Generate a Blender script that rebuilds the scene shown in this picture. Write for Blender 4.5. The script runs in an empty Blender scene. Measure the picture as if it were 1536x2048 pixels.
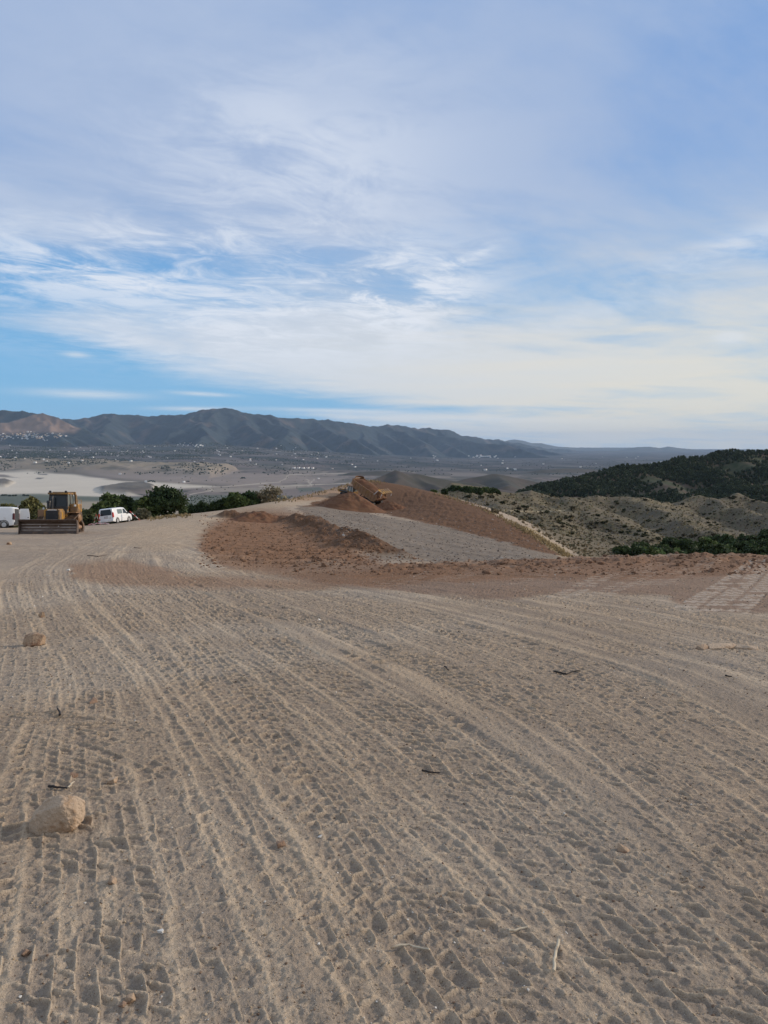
import bpy, bmesh, math, random
import numpy as np
from mathutils import Vector, Matrix, Euler
R = math.radians
sc = bpy.context.scene
COL = sc.collection
random.seed(7)

# ------------------------------------------------------------------ camera, sky, sun, exposure
EYE = 1.70
FPX, CX, CY, HOR = 1500.0, 768.0, 1024.0, 888.0
PITCH = math.atan((CY - HOR) / FPX)
cam = bpy.data.cameras.new("camera")
cam.sensor_fit = 'VERTICAL'
cam.sensor_height = 36.0
cam.lens = 36.0 * FPX / 2048.0
cam.clip_start, cam.clip_end = 0.05, 300000.0
camo = bpy.data.objects.new("camera", cam)
COL.objects.link(camo)
camo.location = (0, 0, EYE)
camo.rotation_euler = (math.pi / 2 - PITCH, 0, 0)
sc.camera = camo
sc.view_settings.view_transform = 'Standard'
sc.view_settings.look = 'None'
sc.view_settings.exposure = 0.12
sc.view_settings.gamma = 1.0
sc.cycles.use_denoising = True
sc.cycles.max_bounces = 5
sc.cycles.diffuse_bounces = 3
sc.cycles.volume_bounces = 1

SUN_EL, SUN_AZ = R(20.0), R(72.0)        # azimuth measured from the view direction towards the right
sun = bpy.data.lights.new("sun", 'SUN')
sun.energy = 2.8
sun.angle = R(5.0)
sun.color = (1.0, 0.87, 0.72)
suno = bpy.data.objects.new("sun", sun)
COL.objects.link(suno)
sdir = Vector((math.sin(SUN_AZ) * math.cos(SUN_EL), math.cos(SUN_AZ) * math.cos(SUN_EL), math.sin(SUN_EL)))
suno.rotation_euler = sdir.to_track_quat('Z', 'Y').to_euler()
suno.location = sdir * 100

class N:
    """a socket with arithmetic: builds Math nodes in the tree it came from"""
    def __init__(s, nt, sock): s.nt, s.s = nt, sock
    def op(s, o, *a, clamp=False):
        n = s.nt.nodes.new('ShaderNodeMath'); n.operation = o; n.use_clamp = clamp
        for i, v in enumerate((s,) + a):
            if isinstance(v, N): s.nt.links.new(v.s, n.inputs[i])
            else: n.inputs[i].default_value = v
        return N(s.nt, n.outputs[0])
    def __add__(s, o): return s.op('ADD', o)
    def __sub__(s, o): return s.op('SUBTRACT', o)
    def __mul__(s, o): return s.op('MULTIPLY', o)
    def __truediv__(s, o): return s.op('DIVIDE', o)
    def mx(s, o): return s.op('MAXIMUM', o)
    def mn(s, o): return s.op('MINIMUM', o)
    def clamp(s): return s.op('MULTIPLY', 1.0, clamp=True)
    def pw(s, o): return s.op('POWER', o)
    def sm(s, a, b):
        n = s.nt.nodes.new('ShaderNodeMapRange'); n.interpolation_type = 'SMOOTHSTEP'
        s.nt.links.new(s.s, n.inputs[0]); n.inputs[1].default_value = a; n.inputs[2].default_value = b
        return N(s.nt, n.outputs[0])

def nmix(nt, fac, a, b, typ='MIX'):
    n = nt.nodes.new('ShaderNodeMix'); n.data_type = 'RGBA'; n.blend_type = typ
    for sock, v in ((n.inputs[0], fac), (n.inputs[6], a), (n.inputs[7], b)):
        if isinstance(v, N): nt.links.new(v.s, sock)
        elif isinstance(v, (tuple, list)): sock.default_value = (*v, 1.0) if len(v) == 3 else v
        else: sock.default_value = v
    return N(nt, n.outputs[2])

def ncomb(nt, x, y, z=0.0):
    n = nt.nodes.new('ShaderNodeCombineXYZ')
    for i, v in enumerate((x, y, z)):
        if isinstance(v, N): nt.links.new(v.s, n.inputs[i])
        else: n.inputs[i].default_value = v
    return N(nt, n.outputs[0])

def nnoise(nt, vec, scale, detail=4.0, rough=0.5, dist=0.0, out=0):
    n = nt.nodes.new('ShaderNodeTexNoise'); n.noise_dimensions = '3D'
    n.inputs['Scale'].default_value = scale; n.inputs['Detail'].default_value = detail
    n.inputs['Roughness'].default_value = rough; n.inputs['Distortion'].default_value = dist
    nt.links.new(vec.s, n.inputs['Vector'])
    return N(nt, n.outputs[out])

def pdir(px, py):
    """azimuth and elevation tangent of a photo pixel's direction"""
    xc, yc = (px - CX) / FPX, (CY - py) / FPX
    X = xc
    Y = math.cos(PITCH) + yc * math.sin(PITCH)
    Z = -math.sin(PITCH) + yc * math.cos(PITCH)
    return math.atan2(X, Y), Z / math.hypot(X, Y)

def build_world():
    w = bpy.data.worlds.new("World"); sc.world = w; w.use_nodes = True
    nt = w.node_tree; nt.nodes.clear()
    out = nt.nodes.new('ShaderNodeOutputWorld'); bg = nt.nodes.new('ShaderNodeBackground')
    nt.links.new(bg.outputs[0], out.inputs[0])
    S = 0.10
    bg.inputs[1].default_value = S
    sky = nt.nodes.new('ShaderNodeTexSky'); sky.sky_type = 'NISHITA'; sky.sun_disc = False
    sky.sun_elevation = SUN_EL; sky.sun_rotation = SUN_AZ
    sky.altitude = 400; sky.air_density = 1.0; sky.dust_density = 0.6; sky.ozone_density = 2.5
    tc = nt.nodes.new('ShaderNodeTexCoord'); sp = nt.nodes.new('ShaderNodeSeparateXYZ')
    nt.links.new(tc.outputs['Generated'], sp.inputs[0])
    x, y, z = (N(nt, sp.outputs[i]) for i in range(3))
    az = x.op('ARCTAN2', y)
    hyp = (x * x + y * y).op('SQRT').mx(1e-4)
    el = z / hyp
    # a thin cloud sheet seen in perspective: coordinates on a plane overhead
    zz = z.mx(0.0) + 0.07
    cp = ncomb(nt, x / zz, y / zz, 0.0)
    # streaks are drawn out along one wind direction
    cr = nt.nodes.new('ShaderNodeVectorRotate'); cr.rotation_type = 'Z_AXIS'; cr.inputs['Angle'].default_value = R(-32)
    nt.links.new(cp.s, cr.inputs['Vector'])
    spr = nt.nodes.new('ShaderNodeSeparateXYZ'); nt.links.new(cr.outputs[0], spr.inputs[0])
    u, v = N(nt, spr.outputs[0]), N(nt, spr.outputs[1])
    streak = ncomb(nt, u * 0.62, v * 1.0, 3.1)
    wisp = nnoise(nt, streak, 1.15, 9, 0.62, 0.9)
    fine = nnoise(nt, ncomb(nt, u * 0.7, v, 7.7), 4.2, 9, 0.68, 1.6)
    broad = nnoise(nt, ncomb(nt, u * 0.7, v, 1.3), 0.42, 4, 0.5, 0.4)
    wob = (nnoise(nt, ncomb(nt, az * 2.0, el * 6.0, 4.0), 2.2, 5, 0.55) - 0.5)

    def blob(px, py, sx, sy, wobble=0.0, tilt=0.0):
        a0, e0 = pdir(px, py)
        da = az - a0
        de = el - e0 + wob * (wobble * sy / FPX) - da * tilt
        q = (da * (FPX / sx)).pw(2.0) + (de * (FPX / sy)).pw(2.0)
        return (q * -1.0).op('EXPONENT')

    # veil cover: nearly everywhere up high, open patches low on the left
    puff = nnoise(nt, ncomb(nt, u * 0.85, v, 5.5), 1.15, 8, 0.58, 0.6)
    veil = (broad - 0.5) * 0.9 + 0.56
    veil = veil + blob(300, 60, 700, 260) * 0.22 + blob(600, 330, 330, 150, 1.5) * 0.30
    veil = veil + blob(1150, 780, 700, 120) * 0.42 + blob(620, 690, 420, 70, 1.0, 0.02) * 0.34
    veil = veil + blob(60, 650, 330, 34, 1.0, -0.03) * 0.30
    veil = veil - blob(60, 740, 400, 62, 0.8, -0.16) * 0.95 - blob(90, 580, 300, 60, 1.6) * 0.62 - blob(520, 520, 260, 50, 1.6, 0.1) * 0.22
    veil = veil - blob(700, 810, 420, 13, 0.6, -0.03) * 0.55 - blob(250, 840, 420, 28) * 0.70
    veil = veil - blob(1100, 430, 330, 150, 1.0, 0.2) * 0.17 + blob(1300, 80, 420, 200) * 0.06 - blob(1180, 590, 330, 60, 1.0) * 0.08
    veil = (veil + (wisp - 0.5) * 0.75 + (puff - 0.5) * 0.7).sm(0.20, 0.95)
    # brighter torn wisps inside the veil
    region = blob(790, 578, 150, 70, 1.4, 0.06) * 1.5 + blob(430, 610, 330, 80, 1.2) * 0.72 + blob(185, 545, 70, 13, 0.7, -0.16) * 1.1
    region = region + blob(60, 545, 170, 50, 1.0) * 0.55 + blob(250, 480, 330, 60, 1.4) * 0.55 + blob(1470, 490, 160, 22, 0.6, 0.25) * 0.55
    region = region + blob(600, 330, 300, 170, 1.4) * 0.62 + blob(940, 515, 50, 12, 0.5, 0.4) * 0.6 + blob(1300, 590, 200, 30, 0.8, 0.2) * 0.35 + blob(600, 700, 420, 50, 1.0) * 0.35
    tear = ((fine - 0.5) * 1.3 + (puff - 0.5) * 1.9 + 0.52).sm(0.25, 0.85)
    bright = (region * tear * 1.1).clamp()
    # slightly darker undersides
    shade = ((puff - 0.5) * -1.6 + (wisp - 0.5) * -1.0).sm(0.0, 0.5) * el.sm(0.10, 0.22)
    small = blob(175, 788, 95, 7.5, 0.5, -0.02) + blob(1460, 676, 24, 10, 1.2) * 1.7 + blob(152, 709, 22, 5, 0.6, -0.04) + blob(385, 818, 70, 4, 0.4)
    small = small + blob(405, 788, 55, 4, 0.4, -0.04) + blob(690, 822, 160, 4.5, 0.6, -0.02) + blob(880, 836, 230, 5, 0.8, -0.02) * 0.8
    small = (small * ((fine - 0.5) * 1.2 + 0.95)).clamp()
    # warm, pale glow of the cloud deck low on the right, towards the sun
    k = 0.93 / S
    def C(r, g, b):
        f = lambda c: ((c / 255 + 0.055) / 1.055) ** 2.4 if c > 10 else 0.0
        return tuple(f(c) * k for c in (r, g, b))
    lowm = el.sm(0.34, 0.02)
    rightm = az.sm(-0.35, 0.55)
    cbase = nmix(nt, el.sm(0.08, 0.36), C(212, 220, 231), C(170, 188, 218))
    cbase = nmix(nt, (lowm * rightm * 0.95).clamp(), cbase, C(234, 227, 209))
    blue = nmix(nt, el.sm(0.03, 0.42), C(118, 184, 232), C(112, 160, 222))
    skyc = nmix(nt, 0.82, N(nt, sky.outputs[0]), blue)
    cbase = nmix(nt, shade * 0.5, cbase, C(148, 170, 205))
    c1 = nmix(nt, veil * 0.93, skyc, cbase)
    c2 = nmix(nt, bright * 0.88, c1, C(228, 234, 244))
    c3 = nmix(nt, small * 0.66, c2, C(222, 228, 234))
    band = (nnoise(nt, ncomb(nt, az * 1.5, el * 26.0, 9.0), 1.6, 5, 0.6) - 0.5).sm(-0.05, 0.22) * lowm * rightm
    c4 = nmix(nt, band * 0.35, c3, C(246, 230, 200))
    over = el.sm(0.62, 1.3).mx((y * -1.0).sm(0.1, 0.7) * el.sm(0.0, 0.3))  # pale cloud veil added out of view, overhead and behind, to whiten the fill
    c4 = nmix(nt, over * 0.85, c4, C(196, 202, 212))
    below = el.sm(-0.01, -0.06)
    c5 = nmix(nt, below, c4, C(120, 118, 116))
    nt.links.new(c5.s, bg.inputs[0])
build_world()

# ------------------------------------------------------------------ helpers: points, noise, meshes, materials
def pt(px, py, d):
    """world point on a photo pixel's ray at forward distance d"""
    xc, yc = (px - CX) / FPX, (CY - py) / FPX
    Y = math.cos(PITCH) + yc * math.sin(PITCH)
    Z = -math.sin(PITCH) + yc * math.cos(PITCH)
    return Vector((xc / Y * d, d, EYE + Z / Y * d))

def to_px(x, y, z):
    z = z - EYE
    f = y * math.cos(PITCH) - z * math.sin(PITCH)
    up = y * math.sin(PITCH) + z * math.cos(PITCH)
    f = np.where(f > 0.05, f, 0.05)
    return CX + FPX * x / f, CY - FPX * up / f

def _hash(ix, iy, seed):
    h = (ix.astype(np.int64) * 374761393 + iy.astype(np.int64) * 668265263 + seed * 1442695041) & 0xFFFFFFFF
    h = ((h ^ (h >> 13)) * 1274126177) & 0xFFFFFFFF
    return (h ^ (h >> 16)) & 0xFFFFFFFF

def pnoise(x, y, seed=0):
    x = np.asarray(x, float); y = np.asarray(y, float)
    ix, iy = np.floor(x), np.floor(y)
    fx, fy = x - ix, y - iy
    ix, iy = ix.astype(np.int64), iy.astype(np.int64)
    def g(dx, dy):
        a = _hash(ix + dx, iy + dy, seed) * (2 * math.pi / 4294967296.0)
        return np.cos(a) * (fx - dx) + np.sin(a) * (fy - dy)
    ux, uy = fx * fx * fx * (fx * (fx * 6 - 15) + 10), fy * fy * fy * (fy * (fy * 6 - 15) + 10)
    a = g(0, 0) * (1 - ux) + g(1, 0) * ux
    b = g(0, 1) * (1 - ux) + g(1, 1) * ux
    return (a * (1 - uy) + b * uy) * 1.5

def fbm(x, y, octv=4, seed=0, gain=0.5, lac=2.03):
    s, a, t = 0.0, 1.0, 0.0
    for o in range(octv):
        s = s + a * pnoise(x, y, seed + o * 17); t += a
        a *= gain; x = x * lac + 3.7; y = y * lac - 1.9
    return s / t

def ridged(x, y, octv=4, seed=0):
    s, a, t = 0.0, 1.0, 0.0
    for o in range(octv):
        s = s + a * (1 - 2 * np.abs(pnoise(x, y, seed + o * 13))); t += a
        a *= 0.5; x = x * 2.03 + 1.7; y = y * 2.03 - 4.9
    return s / t

def sst(a, b, x):
    t = np.clip((x - a) / (b - a), 0, 1)
    return t * t * (3 - 2 * t)

def in_poly(X, Y, poly):
    """signed distance to a polygon, positive inside"""
    ins = np.zeros(X.shape, bool); dm = np.full(X.shape, 1e9)
    n = len(poly)
    for i in range(n):
        x0, y0 = poly[i]; x1, y1 = poly[(i + 1) % n]
        if y0 != y1:
            c = ((y0 > Y) != (y1 > Y)) & (X < (x1 - x0) * (Y - y0) / (y1 - y0) + x0)
            ins ^= c
        dx, dy = x1 - x0, y1 - y0
        t = np.clip(((X - x0) * dx + (Y - y0) * dy) / (dx * dx + dy * dy), 0, 1)
        dm = np.minimum(dm, np.hypot(X - x0 - t * dx, Y - y0 - t * dy))
    return np.where(ins, dm, -dm)

def zone(PX, PY, poly, soft):
    out = np.zeros(PX.shape)
    xs = [p[0] for p in poly]; ys = [p[1] for p in poly]
    m = (PX > min(xs) - soft) & (PX < max(xs) + soft) & (PY > min(ys) - soft) & (PY < max(ys) + soft)
    out[m] = sst(-soft, soft, in_poly(PX[m], PY[m], poly))
    return out

def set_props(o, label=None, cat=None, group=None, kind=None):
    for k, v in (('label', label), ('category', cat), ('group', group), ('kind', kind)):
        if v: o[k] = v
    return o

def link(name, me, mat=None, parent=None):
    o = bpy.data.objects.new(name, me); COL.objects.link(o)
    if mat is not None:
        for m in (mat if isinstance(mat, (list, tuple)) else [mat]): me.materials.append(m)
    if parent is not None: o.parent = parent
    return o

def np_mesh(name, V, Fq, mat=None, smooth=True, parent=None, col=None, k=4):
    """mesh object from numpy arrays: V (n,3), Fq (m,k)"""
    me = bpy.data.meshes.new(name)
    me.vertices.add(len(V)); me.vertices.foreach_set('co', np.ascontiguousarray(V, np.float32).ravel())
    m = len(Fq)
    me.loops.add(m * k); me.loops.foreach_set('vertex_index', np.ascontiguousarray(Fq, np.int32).ravel())
    me.polygons.add(m)
    me.polygons.foreach_set('loop_start', np.arange(0, m * k, k, dtype=np.int32))
    me.polygons.foreach_set('use_smooth', np.full(m, smooth, bool))
    me.update(calc_edges=True)
    if col is not None:
        at = me.attributes.new('tint', 'FLOAT_COLOR', 'POINT')
        c = np.ones((len(V), 4), np.float32); c[:, :3] = col
        at.data.foreach_set('color', c.ravel())
    return link(name, me, mat, parent)

def grid_faces(nr, na, wrap=False):
    i = np.arange(nr - 1)[:, None]; j = np.arange(na if wrap else na - 1)[None, :]
    j1 = (j + 1) % na
    a = i * na + j; b = i * na + j1; c = (i + 1) * na + j1; d = (i + 1) * na + j
    return np.stack([a, b, c, d], -1).reshape(-1, 4)

def lin(r, g, b):
    f = lambda c: ((c / 255 + 0.055) / 1.055) ** 2.4 if c > 10.3 else c / 255 / 12.92
    return (f(r), f(g), f(b))

def mat(name, color=(0.5, 0.5, 0.5), rough=0.7, metal=0.0, var=0.15, scale=3.0, bump=0.0, bscale=20.0, dirt=None, dirt_amt=0.0, tint=False, spec=0.5, coat=0.0):
    """procedural material: base colour broken up by noise, optional dirt of its own colour, optional fine bump"""
    m = bpy.data.materials.new(name); m.use_nodes = True
    nt = m.node_tree; b = nt.nodes['Principled BSDF']
    b.inputs['Roughness'].default_value = rough; b.inputs['Metallic'].default_value = metal
    b.inputs['Specular IOR Level'].default_value = spec
    b.inputs['Coat Weight'].default_value = coat
    tc = nt.nodes.new('ShaderNodeTexCoord'); P = N(nt, tc.outputs['Object'])
    if tint:
        a = nt.nodes.new('ShaderNodeAttribute'); a.attribute_name = 'tint'
        base = N(nt, a.outputs['Color'])
    else:
        rgb = nt.nodes.new('ShaderNodeRGB'); rgb.outputs[0].default_value = (*color, 1); base = N(nt, rgb.outputs[0])
    n1 = nnoise(nt, P, scale, 5, 0.6)
    g = (n1 - 0.5) * (2 * var) + 1.0
    c = nmix(nt, 1.0, base, ncomb(nt, g, g, g), 'MULTIPLY')
    if dirt:
        n2 = nnoise(nt, P, scale * 0.6, 6, 0.65)
        c = nmix(nt, n2.sm(0.62 - dirt_amt * 0.4, 0.80 - dirt_amt * 0.4) * 0.85, c, dirt)
    nt.links.new(c.s, b.inputs['Base Color'])
    if bump:
        bn = nt.nodes.new('ShaderNodeBump'); bn.inputs['Strength'].default_value = bump; bn.inputs['Distance'].default_value = 0.02
        nt.links.new(nnoise(nt, P, bscale, 5, 0.65).s, bn.inputs['Height'])
        nt.links.new(bn.outputs[0], b.inputs['Normal'])
    return m

# ------------------------------------------------------------------ the near ground: one heightfield from the camera's feet over the pad, the bowl and the spur
SLOPE = 0.0847
CTRL = []      # (px, py, d) read off the photo with estimated distances
for d_ in (1.5, 3, 6, 11, 17):
    for p_ in (-1600, -700, 100, 768, 1500, 2300, 3100):
        CTRL.append((p_, HOR + FPX * (EYE / d_ + SLOPE), d_))
CTRL = [(p_, None, d_) for (p_, q_, d_) in CTRL]
CTRL += [(97, 1066, 49), (-120, 1062, 52), (20, 1056, 66), (-200, 1056, 66), (228, 1047.5, 84), (285, 1044, 80), (330, 1059, 56), (200, 1090, 34), (330, 1090, 33), (60, 1120, 24), (300, 1122, 24),
         (270, 1041, 92), (350, 1031, 96), (440, 1021, 98), (520, 1010, 103), (580, 998, 110), (640, 985, 122), (700, 966, 138), (735, 958, 140), (800, 969, 136), (870, 985, 128),
         (960, 1014, 112), (1050, 1058, 92), (1130, 1111, 72), (735, 1012, 120), (640, 1004, 114), (690, 1012, 112), (600, 1012, 108), (800, 1010, 118),
         (430, 1040, 74), (420, 1085, 40), (500, 1078, 52), (560, 1128, 26.5), (660, 1120, 28), (500, 1042, 86), (590, 1045, 82), (650, 1066, 64), (700, 1088, 48), (745, 1112, 36), (600, 1080, 52),
         (780, 1131, 23.5), (900, 1127, 24.5), (1000, 1124, 25.5), (1150, 1119, 27), (1300, 1114, 27.5), (1430, 1113, 27.5), (1536, 1114, 27), (1750, 1114, 27),
         (800, 1134, 44), (900, 1137, 46), (1000, 1134, 48), (1090, 1122, 56), (720, 1096, 58), (900, 1085, 70), (1000, 1100, 66), (660, 1042, 84), (800, 1044, 90), (900, 1056, 88), (1000, 1078, 80),
         (1070, 1092, 74), (600, 1020, 98), (760, 1060, 78), (860, 1110, 58)]
ZCTRL = [(1250, 50, -9.2), (1536, 48, -9.5), (1900, 48, -9.5), (1180, 95, -14.5), (1350, 100, -16.2), (1600, 100, -17), (1250, 170, -24), (1500, 170, -25), (1850, 170, -26), (1000, 170, -24), (1000, 320, -70), (1500, 320, -75), (1900, 320, -75),
         (800, 175, -19), (650, 175, -20), (760, 320, -60), (450, 150, -24), (200, 135, -21), (0, 115, -17), (-300, 115, -17), (-900, 110, -17), (400, 320, -60), (0, 320, -60), (-600, 320, -60), (-1400, 300, -60), (-1500, 110, -13), (-1000, 60, -7), (2700, 60, -10), (2700, 170, -26), (2700, 320, -70)]

def _build_tps():
    U, W = [], []
    for px, py, d in CTRL:
        if py is None:
            x = (px - CX) / FPX * d; z = -SLOPE * d - EYE
        else:
            p = pt(px, py, d); x = p.x; z = p.z - EYE
        r = math.hypot(x, d)
        U.append((math.atan2(x, d) * 2.2, math.log(r))); W.append((z - (-EYE - SLOPE * d)) / r)
    for px, d, z in ZCTRL:
        x = (px - CX) / FPX * d; r = math.hypot(x, d)
        U.append((math.atan2(x, d) * 2.2, math.log(r))); W.append((z - (-EYE - SLOPE * d)) / r)
    U = np.array(U); W = np.array(W); n = len(U)
    D = np.hypot(U[:, None, 0] - U[None, :, 0], U[:, None, 1] - U[None, :, 1])
    K = np.where(D > 0, D * D * np.log(D + 1e-12), 0.0) + np.eye(n) * 4e-3
    P = np.c_[np.ones(n), U]
    A = np.block([[K, P], [P.T, np.zeros((3, 3))]])
    c = np.linalg.solve(A, np.r_[W, np.zeros(3)])
    return U, c
TPS_U, TPS_C = _build_tps()

def ground_base(x, y):
    """broad shape of the near ground (world z), no small relief"""
    x = np.asarray(x, float); y = np.asarray(y, float)
    r = np.hypot(x, y) + 1e-6; a = np.arctan2(x, y)
    u = np.clip(a, -1.25, 1.25) * 2.2; v = np.log(np.maximum(r, 0.6))
    s = TPS_C[-3] + TPS_C[-2] * u + TPS_C[-1] * v
    for i in range(len(TPS_U)):
        q = (u - TPS_U[i, 0]) ** 2 + (v - TPS_U[i, 1]) ** 2 + 1e-12
        s = s + TPS_C[i] * 0.5 * q * np.log(q)
    w = sst(1.9, 1.2, np.abs(a)) * sst(1.2, 4.0, r)
    return -SLOPE * np.clip(y, -60, 1e9) + s * r * w

# ---- wheel and crawler tracks on the ground, as curves x(y) read off the photo
def gpix(px, py):
    """photo pixel to the sloping near plane"""
    p = pt(px, py, 1.0); dz = p.z - EYE
    d = EYE / (-dz - SLOPE)
    return (p.x * d, d)
GUIDE = [
    [(20, 1165), (60, 1250), (75, 1350), (60, 1450), (-50, 1700), (-150, 2048)],
    [(60, 1140), (110, 1240), (200, 1340), (270, 1560), (330, 1800), (400, 2048)],
    [(150, 1120), (180, 1200), (330, 1330), (500, 1480), (720, 1720), (960, 2048)],
    [(290, 1105), (300, 1150), (520, 1270), (800, 1420), (1150, 1700), (1536, 2048)],
    [(420, 1110), (500, 1150), (800, 1230), (1150, 1330), (1536, 1560), (2000, 1900)],
    [(560, 1150), (900, 1170), (1250, 1230), (1536, 1290), (2000, 1400), (2500, 1560)],
    [(700, 1143), (1150, 1160), (1536, 1195), (1900, 1240), (2600, 1340), (3200, 1480)]]
TY = np.linspace(-8, 95, 1000)
far_x = [(-17.0, -14.0), (-16.0, -13.0), (-15.0, -12.2), (-13.6, -11.4), (-12.2, -10.6), (-11, -9.8), (-10, -9)]
GX = []
for gi, g in enumerate(GUIDE):
    q = sorted(gpix(*p) for p in g); q = [(b, a) for a, b in q]
    q.sort()
    if gi < 5:
        q += [(36 + gi * 0.2, -15.2 + gi * 1.0), (52, -17.4 + gi * 0.8), (72, -19.5 + gi * 0.8), (95, -19.6 + gi * 0.9)]
    ys = [b[0] for b in q]; xs = [b[1] for b in q]
    s0 = (xs[1] - xs[0]) / (ys[1] - ys[0])
    ys = [-8] + ys; xs = [xs[0] + s0 * (-8 - ys[1])] + xs
    gx = np.interp(TY, ys, xs)
    kk = 90; ker = np.hanning(kk); ker /= ker.sum()
    sm = np.convolve(np.pad(gx, kk, mode='reflect', reflect_type='odd'), ker, 'same')[kk:-kk]
    sm2 = np.convolve(np.pad(gx, 12, mode='reflect', reflect_type='odd'), np.hanning(24) / np.hanning(24).sum(), 'same')[12:-12]
    wv = sst(4, 14, TY); GX.append(sm * wv + sm2 * (1 - wv))
GX = np.array(GX)
TRACKS = []      # (x over TY, half width, lug pitch, depth, ridge, ymin, ymax, seed)
rt = random.Random(11)
for k in range(58):
    t = rt.uniform(-0.4, 6.0) if k > 26 else k / 26 * 6.0
    wob = 0.10 * np.sin(TY * rt.uniform(0.05, 0.22) + rt.uniform(0, 6)) + rt.uniform(-0.25, 0.25) * (TY - 8) / 14
    tt = np.clip(t + wob * (0.8 if t < 4.5 else 0.4), -0.6, 6.2)
    i0 = np.clip(np.floor(tt).astype(int), 0, len(GX) - 2)
    f = tt - i0; ii = np.arange(len(TY))
    xs = GX[i0, ii] * (1 - f) + GX[i0 + 1, ii] * f
    ymax = 95 if t < 4.2 else 22
    TRACKS.append((xs, rt.choice((0.27, 0.31, 0.34)), (rt.choice((0.115, 0.13, 0.145)) if rt.random() < 0.78 else rt.choice((0.18, 0.21))), rt.uniform(0.7, 1.3), rt.choice((0.0, 0.1, 0.2, 0.5, 0.9)), -8, ymax, k))
for k in range(12):
    off = 0.4 + k * 0.42 + rt.uniform(-0.15, 0.15)
    TRACKS.append((GX[6] + off * sst(16, 6, TY) + 0.1 * np.sin(TY * rt.uniform(.1, .3) + k), 0.31, rt.choice((0.115, 0.13, 0.145)), rt.uniform(0.7, 1.3), rt.choice((0.0, 0.2, 0.6)), -8, 17, 300 + k))
# distinct later passes crossing the fan on the near left
for k, pl in enumerate(([(120, 1450), (75, 1640), (50, 1800), (20, 2048)], [(160, 1380), (150, 1600), (190, 1800), (160, 2048)], [(-60, 1420), (150, 1440), (330, 1520), (700, 1700), (1000, 1960)],
                        [(330, 1300), (600, 1560), (760, 1760), (1010, 2060)], [(470, 1240), (860, 1480), (1200, 1800), (1500, 2100)], [(420, 1330), (560, 1480), (860, 1900), (960, 2048)])):
    q = sorted((b, a) for a, b in (gpix(*p) for p in pl))
    ys = [b[0] for b in q]; xs = [b[1] for b in q]
    s0 = (xs[1] - xs[0]) / (ys[1] - ys[0]); s1 = (xs[-1] - xs[-2]) / (ys[-1] - ys[-2])
    ys = [ys[0] - 6] + ys + [ys[-1] + 8]; xs = [xs[0] - 6 * s0] + xs + [xs[-1] + 8 * s1]
    gx = np.interp(TY, ys, xs); ker = np.hanning(24); ker /= ker.sum()
    gx = np.convolve(np.pad(gx, 24, mode='edge'), ker, 'same')[24:-24]
    TRACKS.append((gx, 0.29, 0.13, 1.35, 0.7, -6, ys[-2] + (0 if k in (0, 1, 2) else 6), 200 + k))

def fan_t(x, y):
    """position across the fan of tracks (0 at its left edge, 6 at its right)"""
    t = np.zeros_like(x); g0 = np.interp(y, TY, GX[0])
    for i in range(len(GX) - 1):
        g1 = np.interp(y, TY, GX[i + 1])
        t = t + np.clip((x - g0) / np.maximum(g1 - g0, 0.05), 0, 1); g0 = g1
    return t

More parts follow.
